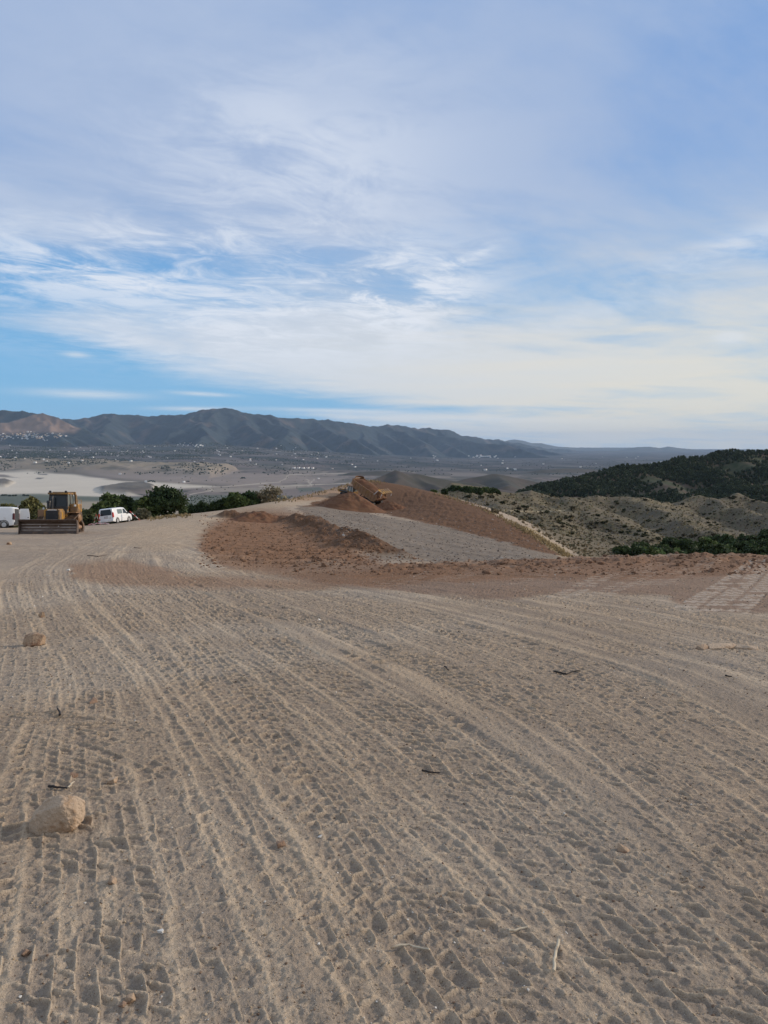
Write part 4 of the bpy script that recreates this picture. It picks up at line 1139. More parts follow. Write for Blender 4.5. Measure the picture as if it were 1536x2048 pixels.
    pl = MB(); pl.box((0, -1.875, 1.69), (0.62, 0.03, 0.055), None, 0.008); pl.build("nameplate", M_BWHT, t)
    ex = MB(); ex.cyl((-0.30, -0.75, 1.70), (-0.30, -0.75, 2.45), 0.075, None, 14); ex.tube([(-0.30, -0.75, 2.42), (-0.30, -0.72, 2.58), (-0.30, -0.6, 2.66)], 0.07, 10)
    ex.build("exhaust", M_BLK, t, 40)
    pc = MB(); pc.cyl((-0.62, -0.45, 1.60), (-0.62, -0.45, 2.20), 0.13, None, 16, 0.02); pc.cyl((-0.62, -0.45, 2.2), (-0.62, -0.45, 2.36), 0.18, 0.14, 16, 0.02); pc.build("air_cleaner", M_BLK, t, 40)
    # cab
    cb = MB(); cb.prism([(-0.15, 1.2), (1.35, 1.2), (1.35, 1.95), (-0.20, 1.95), (-0.45, 1.75), (-0.45, 1.2)], 'x', -0.66, 0.66, 0.03); cb.build("cab", M_YEL, t)
    pil = MB()
    for sx in (-1, 1):
        for yy, y2 in ((-0.40, -0.22), (0.45, 0.45), (1.30, 1.18)):
            pil.tube([(sx * 0.66, yy, 1.72), (sx * 0.60, y2, 2.80)], 0.05, 6)
    pil.box((0, -0.24, 2.77), (1.26, 0.09, 0.09)); pil.box((0, -0.42, 1.92), (1.3, 0.08, 0.08))
    pil.build_each("cab_pillar", M_BLK, t)
    wn = MB(); wn.quad([(-0.60, -0.40, 1.95), (0.60, -0.40, 1.95), (0.55, -0.23, 2.75), (-0.55, -0.23, 2.75)]); wn.build("windscreen", M_GLS, t)
    for sx in (-1, 1):
        wn = MB(); wn.quad([(sx * 0.665, -0.36, 1.50), (sx * 0.665, 0.42, 1.50), (sx * 0.605, 0.42, 2.76), (sx * 0.605, -0.20, 2.76)]); wn.build("cab_door", M_GLS2, t)
        wn = MB(); wn.quad([(sx * 0.66, 0.50, 1.98), (sx * 0.66, 1.26, 1.98), (sx * 0.602, 1.15, 2.76), (sx * 0.602, 0.50, 2.76)]); wn.build("window", M_GLS2, t)
    rf = MB(); rf.box((0, 0.5, 2.87), (1.46, 1.75, 0.14), None, 0.045); rf.build("roof", M_YEL, t)
    ro = MB()
    for sx in (-1, 1): ro.tube([(sx * 0.82, 1.45, 1.3), (sx * 0.80, 1.38, 2.7), (sx * 0.74, 1.25, 2.9)], 0.095, 8)
    ro.box((0, 1.28, 2.93), (1.66, 0.22, 0.16), None, 0.03); ro.build("roll_bar", M_YEL, t)
    for sx, yy in ((-0.55, -0.38), (0.55, -0.38)):
        l = MB(); l.cyl((sx, yy + 0.10, 2.99), (sx, yy - 0.03, 2.99), 0.085, None, 14, 0.01); l.box((sx, yy + 0.06, 2.92), (0.05, 0.05, 0.08)); l.build("work_lamp", M_BLK, t)
    fw = MB(); fw.box((0, -0.47, 1.70), (1.30, 0.04, 0.52), None, 0.01); fw.build("firewall", M_BLK, t)
    st_ = MB(); st_.box((0, 0.75, 1.95), (0.5, 0.5, 0.16), None, 0.05); st_.box((0, 1.0, 2.3), (0.5, 0.14, 0.7), (R(8), 0, 0), 0.05); st_.build("seat", M_BLK, t)
    # tanks and fenders beside and behind the cab
    fd = MB()
    for sx in (-1, 1): fd.box((sx * 0.98, 0.35, 1.50), (0.60, 1.5, 0.06), None, 0.015)
    fd.build_each("fender", M_YELD, t)
    tk = MB(); tk.box((0.98, 0.75, 1.82), (0.58, 1.15, 0.60), None, 0.06); tk.box((0.98, 0.2, 1.68), (0.5, 0.3, 0.3), None, 0.03); tk.build("fuel_tank", M_YEL, t)
    bx = MB(); bx.box((-1.02, -0.15, 1.42), (0.78, 0.55, 0.56), None, 0.04); bx.box((-1.02, -0.435, 1.42), (0.3, 0.03, 0.24), None, 0.01); bx.build("tool_box", M_YELD, t)
    for sx in (-1, 1):
        l = MB(); l.box((sx * 1.1, -0.02, 2.0 if sx > 0 else 1.78), (0.14, 0.12, 0.14), None, 0.02); l.build("headlamp", M_CLR, t)
    hr = MB(); hr.tube([(1.24, 0.2, 2.12), (1.24, 0.2, 2.4), (1.24, 1.2, 2.4), (1.24, 1.2, 2.12)], 0.018, 6); hr.build("handrail", M_YEL, t)
    rp = MB(); rp.box((0, 2.35, 0.85), (1.9, 0.3, 0.34), None, 0.03); rp.box((0, 1.95, 0.85), (0.5, 0.7, 0.5), None, 0.03)
    for sx in (-0.8, 0, 0.8): rp.prism([(2.3, 0.2), (2.44, 0.12), (2.5, 1.1), (2.3, 1.1)], 'x', sx - 0.04, sx + 0.04)
    rp.build("ripper", M_YELD, t)
    return t

# ------------------------------------------------------------------ small vans (front towards +Y, ground at z 0)
def van_body(t, L, W, H, glazed):
    hwm = W / 2
    def top(y):   # roof line along the length, y from -L/2 (rear) to L/2 (front)
        return np.interp(y, [-L / 2, -L / 2 + 0.10, -L / 2 + 0.4, -0.2, 0.35, 0.62, 1.28, 1.75, L / 2 - 0.08, L / 2], [H - 0.10, H - 0.03, H - 0.005, H, H - 0.03, H - 0.09, 1.12, 0.98, 0.84, 0.70])
    def hw(y, z):
        k = 1 - 0.10 * max(0, (z - 1.02)) / 0.8 - 0.04 * max(0, (0.5 - z)) / 0.3
        e = 1 - 0.06 * max(0, (abs(y) - L / 2 + 0.35) / 0.35) ** 2
        tp = float(top(y)); rr = 0.13
        if z > tp - rr: k *= math.sqrt(max(0.0, 1 - ((z - tp + rr) / rr) ** 2)) * 0.12 + 0.88
        return hwm * k * e
    def yr(z):    # rear face leans forward towards the roof
        return -L / 2 + 0.05 * max(0, z - 0.95) / 0.8 + (0.03 if z < 0.95 else 0) * 0
    bm = bmesh.new()
    ys = np.concatenate([np.linspace(-L / 2, -L / 2 + 0.4, 6)[:-1], np.linspace(-L / 2 + 0.4, 1.8, 34)[:-1], np.linspace(1.8, L / 2, 8)])
    rings = []
    fr = [0, 0.12, 0.25, 0.38, 0.5, 0.62, 0.74, 0.84, 0.91, 0.955, 0.985, 1.0]
    wheel_y = (-L / 2 + 0.82, L / 2 - 0.86); wr = 0.36
    for y in ys:
        tp = float(top(y)); half = []
        zb = 0.24 + 0.06 * max(0, (abs(y) - L / 2 + 0.3) / 0.3)
        for f in fr:
            z = zb + (tp - zb) * f
            half.append((hw(y, z), z))
        ring = [(x, z) for x, z in half] + [(x * 0.66, tp + 0.008) for x, _ in (half[-1],)] + [(-x * 0.66, tp + 0.008) for x, _ in (half[-1],)] + [(-x, z) for x, z in half[::-1]]
        rings.append([bm.verts.new((x, y + (yr(z) + L / 2) * max(0, 1 - (y + L / 2) / 0.4), z)) for x, z in ring])
    n = len(rings[0])
    for a, b in zip(rings[:-1], rings[1:]):
        for k in range(n - 1): bm.faces.new((a[k], b[k], b[k + 1], a[k + 1]))
        bm.faces.new((a[n - 1], b[n - 1], b[0], a[0]))
    bm.faces.new(rings[0]); bm.faces.new(rings[-1][::-1])
    bmesh.ops.recalc_face_normals(bm, faces=bm.faces)
    me = bpy.data.meshes.new("body"); bm.to_mesh(me); bm.free()
    me.polygons.foreach_set('use_smooth', np.ones(len(me.polygons), bool)); me.set_sharp_from_angle(angle=R(42))
    body = link("body", me, M_WHT, t)

    def side_patch(name, poly, m, off=0.008, sides=(-1, 1), parent=t):
        for sx in sides:
            b = MB(); cy = sum(p[0] for p in poly) / len(poly); cz = sum(p[1] for p in poly) / len(poly)
            pts = []
            for i in range(len(poly)):
                (a0, b0), (a1, b1) = poly[i], poly[(i + 1) % len(poly)]
                for f in (0, 0.33, 0.66): pts.append((a0 + f * (a1 - a0), b0 + f * (b1 - b0)))
            P = lambda y, z: (sx * (hw(y, z) + off), y, z)
            vs = [b.bm.verts.new(P(*q)) for q in pts]; c = b.bm.verts.new(P(cy, cz))
            vi = [b.bm.verts.new((P(*q)[0] - sx * 0.03, q[0], q[1])) for q in pts]
            for i in range(len(vs)):
                j = (i + 1) % len(vs)
                b.bm.faces.new((vs[i], vs[j], c)); b.bm.faces.new((vs[j], vs[i], vi[i], vi[j]))
            bmesh.ops.recalc_face_normals(b.bm, faces=b.bm.faces)
            b.build(name, m, parent)

    def rear_patch(name, poly, m, off=0.010, parent=t):
        b = MB(); P = lambda x, z, o: (x, yr(z) - o, z)
        vs = [b.bm.verts.new(P(x, z, off)) for x, z in poly]; vi = [b.bm.verts.new(P(x, z, -0.03)) for x, z in poly]
        b.bm.faces.new(vs)
        for i in range(len(vs)):
            j = (i + 1) % len(vs); b.bm.faces.new((vs[j], vs[i], vi[i], vi[j]))
        bmesh.ops.recalc_face_normals(b.bm, faces=b.bm.faces)
        return b.build(name, m, parent)
    for sx in (-1, 1):
        for wy in wheel_y:
            ar = MB(); ar.lathe([(0.38, sx * (hwm - 0.16)), (0.395, sx * (hwm + 0.006)), (0.33, sx * (hwm + 0.006)), (0.33, sx * (hwm - 0.16))], (0, wy, 0.32), 'x', 30); ar.build("wheel_arch", M_PLA, t)
            w = MB(); w.lathe([(0.20, sx * (hwm - 0.19)), (0.29, sx * (hwm - 0.19)), (0.315, sx * (hwm - 0.15)), (0.315, sx * (hwm - 0.03)), (0.29, sx * (hwm + 0.012)), (0.20, sx * (hwm + 0.012))], (0, wy, 0.315), 'x', 30)
            wh = w.build("wheel", M_RUB, t, 40)
            r = MB(); r.lathe([(0.02, sx * (hwm + 0.022)), (0.12, sx * (hwm + 0.018)), (0.20, sx * (hwm + 0.016)), (0.205, sx * (hwm - 0.03)), (0.02, sx * (hwm - 0.05))], (0, wy, 0.315), 'x', 24)
            r.build("rim", M_RIM, wh, 40)
        mr = MB(); mr.box((sx * (hwm + 0.10), 0.95, 1.08), (0.20, 0.10, 0.19), None, 0.04); mr.build("mirror", M_PLA, t)
        hl = MB(); hl.box((sx * (hwm - 0.22), L / 2 - 0.16, 0.78), (0.30, 0.30, 0.22), (R(-25), 0, 0), 0.05); hl.build("headlamp", M_CLR, t)
    bu = MB(); bu.box((0, -L / 2 - 0.005, 0.42), (W * 0.94, 0.14, 0.26), None, 0.05); bu.build("rear_bumper", M_WHT if glazed else M_PLA, t)
    fb = MB(); fb.box((0, L / 2 - 0.02, 0.44), (W * 0.92, 0.16, 0.30), None, 0.06); fb.build("front_bumper", M_PLA, t)
    ws = MB(); ws.quad([(-0.70, 1.25, 1.145), (0.70, 1.25, 1.145), (0.60, 0.66, H - 0.09), (-0.60, 0.66, H - 0.09)]); ws.build("windscreen", M_GLS, t)
    zt = H - 0.20
    side_patch("window", [(0.10, 1.08), (1.02, 1.08), (0.95, 1.16), (0.52, zt), (0.12, zt)], M_GLS)
    if glazed:
        side_patch("window", [(-1.15, 1.08), (-0.10, 1.08), (-0.06, 1.12), (-0.06, zt), (-1.12, zt), (-1.20, zt - 0.06), (-1.20, 1.13)], M_GLS2)
        rear_patch("rear_window", [(-0.66, 1.06), (-0.60, 1.02), (0.60, 1.02), (0.66, 1.06), (0.65, 1.40), (0.57, H - 0.14), (-0.57, H - 0.14), (-0.65, 1.40)], M_GLS)
        tg = rear_patch("tailgate", [(-0.70, 0.56), (0.70, 0.56), (0.72, 0.98), (-0.72, 0.98)], M_WHT)
        pb = MB(); pb.box((0, -L / 2 - 0.02, 0.73), (0.52, 0.02, 0.11), None, 0.004); pb.build("number_plate", M_PLT, tg)
        hb = MB(); hb.box((-0.02, -L / 2 - 0.02, 0.87), (0.44, 0.03, 0.05), None, 0.01); hb.build("handle", M_PLA, tg)
        wp_ = MB(); wp_.tube([(0, -L / 2 - 0.03, 1.06), (0.3, -L / 2 - 0.03, 1.13)], 0.012, 6); wp_.build("wiper", M_PLA, t)
        ab = MB(); ab.box((0.46, -L / 2 - 0.016, 0.70), (0.10, 0.01, 0.05)); ab.build("badge", M_PLA, t)
        sd = MB()
        for sx in (-1, 1): sd.box((sx * (hwm - 0.005), -0.45, 0.62), (0.03, 1.25, 0.09), None, 0.012); sd.box((sx * (hwm - 0.005), 0.62, 0.62), (0.03, 0.9, 0.09), None, 0.012)
        sd.build_each("door_trim", M_WHT, t)
    else:
        side_patch("rubbing_strip", [(-1.15, 0.60), (0.9, 0.60), (0.9, 0.68), (-1.15, 0.68)], M_PLA, 0.018)
    for sx in (-1, 1):
        tl = MB(); tl.prism([(-L / 2 - 0.02, 0.72), (-L / 2 + 0.17, 0.76), (-L / 2 + 0.15, 1.25), (-L / 2 + 0.05, 1.32), (-L / 2 - 0.005, 1.28)], 'x', sx * (hwm - 0.17), sx * (hwm - 0.01), 0.025)
        tl.build("tail_lamp", M_RED if glazed else M_REDD, t)
    return hw, yr

def make_vans():
    # people carrier seen from behind
    x, y = pt(232, 1047, 84).x, 84.0
    yaw = R(-28) + math.atan2(-x, y) * 1.0
    yaw = -(R(27) - R(19.5))
    x -= 0.5; y += 1.6
    tl = slope_tilt(x, y, yaw)
    t = root("people_carrier", (x, y, gh(x, y) - 0.02), yaw, "white people carrier seen from behind with dark rear window, below the dark pines", "van", "white vans parked at the pad's edge", tl)
    van_body(t, 4.38, 1.80, 1.80, True)
    # panel van with one rear door swung open
    x, y = pt(14, 1054, 65).x - 1.45, 65.0
    yaw2 = R(90 + 12)
    tl = slope_tilt(x, y, yaw2)
    v = root("panel_van", (x, y, gh(x, y) - 0.02), yaw2, "white panel van with its rear door swung open, cut off by the picture's edge", "van", "white vans parked at the pad's edge", tl)
    L, W, H = 4.30, 1.82, 1.86
    hw, yr = van_body(v, L, W, H, False)
    d = MB()
    d.prism([(0.0, 0.50), (0.80, 0.50), (0.83, 0.80), (0.83, 1.20), (0.74, 1.70), (0.06, 1.70), (0.0, 1.60)], 'y', -0.03, 0.03, 0.018)
    do = d.build("rear_door", M_WHT, v)
    do.location = (0.84, -L / 2 + 0.02, 0.02); do.rotation_euler = (0, R(0), R(-84))
    hn = MB(); hn.box((0.72, -0.045, 0.92), (0.12, 0.03, 0.05), None, 0.01); hn.build("handle", M_PLA, do)
    ins = MB(); ins.quad([(-0.72, -L / 2 - 0.012, 0.52), (0.72, -L / 2 - 0.012, 0.52), (0.66, -L / 2 + 0.025, 1.68), (-0.66, -L / 2 + 0.025, 1.68)]); ins.build("load_opening_shade", M_PLA, v)  # dark sheet over the closed rear stands for the unlit load space

# ------------------------------------------------------------------ dump truck (front towards +Y, ground at z 0)
def make_truck():
    p = pt(752, 1013, 119)
    x, y = p.x - 1.3, p.y + 1.6
    yaw = R(52)
    base = gh(x, y) - 0.5
    tl = slope_tilt(x, y, yaw, 3.0)
    t = root("dump_truck", (x, y, base), yaw, "yellow dump truck tipping red soil from its raised body on the spur", "dump truck", None, (tl[0] + R(2), tl[1]))
    t.scale = (0.87, 0.87, 0.87)
    def wheel(sx, wy):
        xo = sx * 1.18
        w = MB(); w.lathe([(0.48, xo - 0.30), (0.80, xo - 0.30), (0.88, xo - 0.20), (0.88, xo + 0.20), (0.80, xo + 0.30), (0.48, xo + 0.30)], (0, wy, 0.88), 'x', 32)
        for k in range(20):
            a = 2 * math.pi * k / 20
            for q in (-1, 1): w.box((xo + q * 0.14, wy + 0.89 * math.cos(a + q * 0.08), 0.88 + 0.89 * math.sin(a + q * 0.08)), (0.26, 0.09, 0.07), (a - math.pi / 2, 0, 0))
        o = w.build("wheel", M_RUB, t)
        r = MB(); r.lathe([(0.10, xo + sx * 0.26), (0.30, xo + sx * 0.22), (0.42, xo + sx * 0.10), (0.48, xo + sx * 0.28), (0.49, xo - sx * 0.28), (0.1, xo - sx * 0.2)], (0, wy, 0.88), 'x', 24); r.build("rim", M_YELD, o)
    for sx in (-1, 1):
        for wy in (-1.25, 0.75, 5.1): wheel(sx, wy)
    ch = MB(); ch.box((-0.42, 1.0, 1.15), (0.22, 5.6, 0.42), None, 0.03); ch.box((0.42, 1.0, 1.15), (0.22, 5.6, 0.42), None, 0.03)
    for wy in (-1.25, 0.75, 5.1): ch.box((0, wy, 0.92), (2.0, 0.3, 0.3), None, 0.05)
    ch.box((0, 5.0, 1.2), (1.0, 3.2, 0.5), None, 0.05); ch.cyl((0, 3.2, 0.85), (0, 3.2, 1.6), 0.28); ch.build("chassis", M_BLK, t)
    # engine hood, fenders, cab
    hd = MB(); hd.prism([(4.75, 1.40), (6.9, 1.40), (6.95, 1.75), (6.6, 2.05), (4.75, 2.25)], 'x', -0.85, 0.85, 0.06); hd.build("hood", M_YEL, t)
    gr = MB(); gr.box((0, 6.95, 1.55), (1.3, 0.05, 0.4), None, 0.02); gr.build("grille", M_BLK, t)
    fe = MB()
    for sx in (-1, 1): fe.prism([(4.1, 1.75), (4.3, 1.92), (5.9, 1.92), (6.2, 1.7), (6.2, 1.62), (5.85, 1.82), (4.35, 1.82), (4.15, 1.68)], 'x', sx * 0.86, sx * 1.48)
    fe.build_each("fender", M_BLK, t)
    cb = MB(); cb.prism([(3.35, 1.45), (4.85, 1.45), (4.85, 2.05), (3.35, 2.05)], 'x', -0.85, 0.85, 0.05); cb.build("cab", M_YEL, t)
    pl = MB()
    for sx in (-1, 1):
        for y0, y1 in ((4.80, 4.55), (4.05, 4.05), (3.40, 3.45)): pl.tube([(sx * 0.83, y0, 2.0), (sx * 0.76, y1, 2.98)], 0.055, 6)
    pl.build_each("cab_pillar", M_BWHT, t)
    rf = MB(); rf.box((0, 3.98, 3.03), (1.72, 1.42, 0.14), None, 0.05); rf.build("roof", M_YELD, t)
    ws = MB(); ws.quad([(-0.78, 4.80, 2.06), (0.78, 4.80, 2.06), (0.72, 4.56, 2.96), (-0.72, 4.56, 2.96)]); ws.build("windscreen", M_GLS, t)
    ws = MB(); ws.quad([(-0.78, 3.38, 2.06), (0.78, 3.38, 2.06), (0.72, 3.44, 2.96), (-0.72, 3.44, 2.96)]); ws.build("rear_window", M_GLS2, t)
    for sx in (-1, 1):
        ws = MB(); ws.quad([(sx * 0.83, 3.45, 2.06), (sx * 0.83, 4.74, 2.06), (sx * 0.765, 4.54, 2.96), (sx * 0.765, 3.48, 2.96)]); ws.build("window", M_GLS2, t)
        m = MB(); m.box((sx * 1.25, 4.9, 2.45), (0.22, 0.06, 0.42), None, 0.02); m.tube([(sx * 0.85, 4.75, 2.3), (sx * 1.2, 4.9, 2.4)], 0.02, 6); m.build("mirror", M_BLK, t)
    hy = MB()
    for sx in (-1, 1): hy.cyl((sx * 0.75, 1.9, 1.2), (sx * 0.9, 1.0, 2.3), 0.10, None, 12)
    hy.build_each("hoist", M_STEEL, t)
    tk = MB(); tk.box((-1.05, 2.65, 1.5), (0.6, 0.85, 0.65), None, 0.06); tk.build("fuel_tank", M_YEL, t)
    mf = MB()
    for sx in (-1, 1): mf.box((sx * 1.15, -2.2, 1.2), (0.6, 0.03, 0.9), (R(-10), 0, 0))
    mf.build_each("mud_flap", M_BLK, t)
    # raised body, hinged at the rear
    hinge = Vector((0, -2.0, 1.55)); ang = R(15)
    def T(px_, py_, pz_):
        q = Matrix.Rotation(ang, 3, 'X') @ Vector((px_, py_, pz_)); return hinge + q
    db = MB()
    prof = [(-0.3, 0.05), (0.35, -0.08), (4.9, 0.25), (5.75, 0.9), (5.75, 1.65), (4.9, 1.55), (-0.5, 1.42), (-0.75, 0.75)]
    def wall(xa, xb):
        b0 = [db.bm.verts.new(T(xa, u, v)) for u, v in prof]; b1 = [db.bm.verts.new(T(xb, u, v)) for u, v in prof]
        db.bm.faces.new(b0); db.bm.faces.new(b1[::-1])
        for i in range(len(prof)): db.bm.faces.new((b0[i], b0[(i + 1) % len(prof)], b1[(i + 1) % len(prof)], b1[i]))
    for sx in (-1, 1): wall(sx * 1.50, sx * 1.43)
    fl = prof[0:5]
    for (u0, v0), (u1, v1) in zip(fl[:-1], fl[1:]):
        vv = [T(sx, u, v + dz) for sx, u, v, dz in ((-1.43, u0, v0, 0.0), (1.43, u0, v0, 0.0), (1.43, u1, v1, 0.0), (-1.43, u1, v1, 0.0))]
        vw = [T(sx, u, v + dz) for sx, u, v, dz in ((-1.43, u0, v0, 0.09), (1.43, u0, v0, 0.09), (1.43, u1 - 0.06, v1, 0.09), (-1.43, u1 - 0.06, v1, 0.09))]
        db.quad(vv); db.quad(vw[::-1])
    # rim along the top
    for sx in (-1, 1):
        db.tube([T(sx * 1.50, -0.52, 1.44), T(sx * 1.50, 4.9, 1.58), T(sx * 1.50, 5.75, 1.68)], 0.07, 6)
    db.tube([T(-1.5, 5.75, 1.68), T(1.5, 5.75, 1.68)], 0.08, 6)
    bmesh.ops.recalc_face_normals(db.bm, faces=db.bm.faces)
    body = db.build("dump_body", M_YELD, t)
    for k in range(8):
        u = -0.1 + k * 0.70
        for sx in (-1, 1):
            rb = MB(); rb.tube([T(sx * 1.53, u, 0.12 + 0.06 * u), T(sx * 1.53, u - 0.02, 1.42 + 0.02 * u)], 0.055, 4); rb.build("rib", M_YELD, body)
    # scoop-shaped spill guard at the front of the body
    sg = MB()
    ring0, ring1 = [], []
    for k in range(13):
        a = math.pi * k / 12
        ring0.append(sg.bm.verts.new(T(1.45 * math.cos(a), 5.5 + 0.55 * math.sin(a), 1.68)))
        ring1.append(sg.bm.verts.new(T(1.20 * math.cos(a), 5.3 + 0.70 * math.sin(a), 2.05)))
    for k in range(12): sg.bm.faces.new((ring0[k], ring0[k + 1], ring1[k + 1], ring1[k]))
    so = sg.build("spill_guard", M_YELD, body)
    # tailgate swung up on its arms
    tg = MB()
    g0 = [T(sx * 1.46, u, v) for sx, u, v in ((-1, -0.35, 2.40), (1, -0.35, 2.40), (1, -1.60, 2.20), (-1, -1.60, 2.20))]
    g1 = [q + Vector((0, -0.02, 0.13)) for q in g0]
    v0 = [tg.bm.verts.new(q) for q in g0]; v1 = [tg.bm.verts.new(q) for q in g1]
    tg.bm.faces.new(v0[::-1]); tg.bm.faces.new(v1)
    for i in range(4): tg.bm.faces.new((v0[i], v0[(i + 1) % 4], v1[(i + 1) % 4], v1[i]))
    for f in (0.2, 0.4, 0.6, 0.8):
        a = g1[0].lerp(g1[1], f); b = g1[3].lerp(g1[2], f); tg.tube([a, b], 0.05, 4)
    tgo = tg.build("tailgate", M_YEL, t)
    for sx in (-1, 1):
        ar = MB(); ar.tube([T(sx * 1.52, 0.1, 1.35), T(sx * 1.52, -0.5, 2.42)], 0.06, 6); ar.tube([T(sx * 1.50, -1.5, 2.2), T(sx * 1.5, -1.45, 1.5)], 0.05, 6); ar.build_each("arm", M_BWHT, tgo)
    # load
    ld = MB(); nx, ny = 15, 30
    G = []
    for j in range(ny):
        row = []
        v = j / (ny - 1); u = 5.45 - v * 6.4
        for i in range(nx):
            s_ = i / (nx - 1) * 2 - 1
            crown_ = 0.95 * (1 - abs(s_) ** 2.2) * math.sin(math.pi * min(1, 0.15 + v * 0.8)) * (1 - 0.35 * v)
            h = 1.25 + crown_ + 0.14 * float(pnoise(s_ * 2.2 + 5, v * 6, 3)) - 0.5 * max(0, v - 0.8) * 5
            row.append(ld.bm.verts.new(T(s_ * 1.40, u, h)))
        G.append(row)
    bt = [[ld.bm.verts.new(T((i / (nx - 1) * 2 - 1) * 1.36, 5.3 - j / (ny - 1) * 6.0, 0.35 + 0.2 * (1 - j / (ny - 1)))) for i in range(nx)] for j in range(ny)]
    for g in (G, bt):
        for a, b in zip(g[:-1], g[1:]):
            for i in range(nx - 1): ld.bm.faces.new((a[i], a[i + 1], b[i + 1], b[i]))
    for j in range(ny - 1):
        for i in (0, nx - 1): ld.bm.faces.new((G[j][i], G[j + 1][i], bt[j + 1][i], bt[j][i]))
    for j in (0, ny - 1):
        for i in range(nx - 1): ld.bm.faces.new((G[j][i], G[j][i + 1], bt[j][i + 1], bt[j][i]))
    bmesh.ops.recalc_face_normals(ld.bm, faces=ld.bm.faces)
    lo = ld.build("soil_load", M_HEAP, None, 60)
    lo.location = t.location; lo.rotation_euler = t.rotation_euler; lo.scale = t.scale
    set_props(lo, "red brown soil heaped in the raised body of the dump truck", "soil")
    # soil pouring off the tail into a fresh heap behind the truck
    return t

# ------------------------------------------------------------------ heaps of tipped soil
M_HEAP = mat("red_soil", lin(114, 84, 64), 0.95, 0, 0.22, 1.6, bump=0.8, bscale=9.0, spec=0.1, dirt=lin(102, 70, 54), dirt_amt=0.4)

def heap(name, px, py, d, rx, ry, hgt, label, seed, yaw=0.0, ridge=0.0):
    p = pt(px, py, d); x0, y0 = p.x, p.y
    n, mrings = 90, 46
    V, Fq = [], []
    for j in range(mrings):
        q = j / (mrings - 1)
        for i in range(n):
            a = 2 * math.pi * i / n
            rr = q * (1 + 0.13 * float(pnoise(math.cos(a) * 1.3 + seed, math.sin(a) * 1.3, seed)))
            lx = math.cos(a) * rx * rr + ridge * rx * math.copysign(min(1, abs(math.cos(a)) * 1.4), math.cos(a)) * (1 if q > 0 else 0) * min(1, q * 3) ; ly = math.sin(a) * ry * rr
            X = x0 + lx * math.cos(yaw) - ly * math.sin(yaw); Y = y0 + lx * math.sin(yaw) + ly * math.cos(yaw)
            V.append((X, Y, q))
    V = np.array(V)
    q = V[:, 2].copy()
    top = np.sqrt(np.clip(1 - q, 0, 1) ** 2 + 0.012) - 0.11
    gzv = np.array([gh(a, b) for a, b in V[:, :2]])
    ns = (0.16 * fbm(V[:, 0] * 0.55, V[:, 1] * 0.55, 3, seed) + 0.13 * fbm(V[:, 0] * 1.8, V[:, 1] * 1.8, 4, seed + 3)) * min(1.4, hgt)
    z = gzv - 0.06 + np.maximum(0, hgt * top) + ns * np.clip((1 - q) * 5, 0, 1) - 0.25 * np.clip((q - 0.93) / 0.07, 0, 1)
    V[:, 2] = z
    o = np_mesh(name, V, grid_faces(mrings, n, True), M_HEAP, True)
    return set_props(o, label, "soil heap")

heap("soil_heap", 704, 1024, 110, 4.9, 4.2, 3.0, "tall cone of red soil tipped in front of the dump truck", 21, R(-10), 0.12)
heap("soil_heap", 508, 1036, 80, 2.4, 3.0, 1.15, "low red soil heap by the pale haul road, apart from the truck", 22, R(10), 0.25)
heap("soil_heap", 776, 1016, 114, 2.5, 2.2, 1.5, "fresh red soil spilling below the tail of the dump truck", 23, R(-30), 0.2)
make_dozer()
make_vans()
make_truck()

# ------------------------------------------------------------------ barriers and litter by the people carrier
def barrier(px, d, legs, label):
    b = pt(px, 1046, d); x, y = b.x, b.y; z = gh(x, y)
    t = root("barrier", (x, y, z), 0, label, "barrier")
    k = 0
    for (p0, p1) in legs:
        p0, p1 = Vector(p0), Vector(p1)
        n = 5
        w = MB(); r = MB()
        for i in range(n):
            a, c = p0.lerp(p1, i / n), p0.lerp(p1, (i + 1) / n)
            q = (c - a).to_track_quat('Z', 'Y').to_euler()
            (w if i % 2 else r).box((a + c) / 2, (0.16, 0.04, (c - a).length), q)
        o = w.build("board", M_BWHT, t); r.build("stripe", M_BRED, o)
    return t
barrier(192, 83, [((0.05, 0, 1.25), (0.42, 0.1, 0.0)), ((0.0, 0, 1.2), (-0.25, -0.1, 0.0)), ((0.40, 0, 1.1), (0.50, 0, 0.1))], "red and white barrier boards leaning together beside the people carrier's tail")
barrier(262, 85.5, [((-0.1, 0, 1.2), (1.0, 0.1, 0.15))], "red and white striped board leaning at the nose of the people carrier")

def tape(px, py, pts, label):
    b = ray_ground(px, py, 30) or pt(px, py, 78)
    w = MB(); P = []
    for dx, dy, dz in pts: P.append(Vector((b.x + dx, b.y + dy, gh(b.x + dx, b.y + dy) + dz)))
    for i, (a, c) in enumerate(zip(P[:-1], P[1:])):
        w.quad([a + Vector((0, 0, -0.03)), c + Vector((0, 0, -0.03)), c + Vector((0, 0.05, 0.06)), a + Vector((0, 0.05, 0.06))])
    o = w.build("barrier_tape", M_TAPE); return set_props(o, label, "tape")
M_TAPE = mat("tape_plastic", (0.62, 0.22, 0.20), 0.5, 0, 0.3, 9, dirt=(0.7, 0.66, 0.62), dirt_amt=0.5)
tape(186, 1050, [(-0.5, 0, .06), (-0.2, 0.1, .16), (0.1, 0, .08), (0.4, 0.1, .2), (0.8, 0, .1), (1.2, 0.1, .14), (1.7, 0, .05)], "crumpled red and white tape lying on the dirt behind the people carrier")

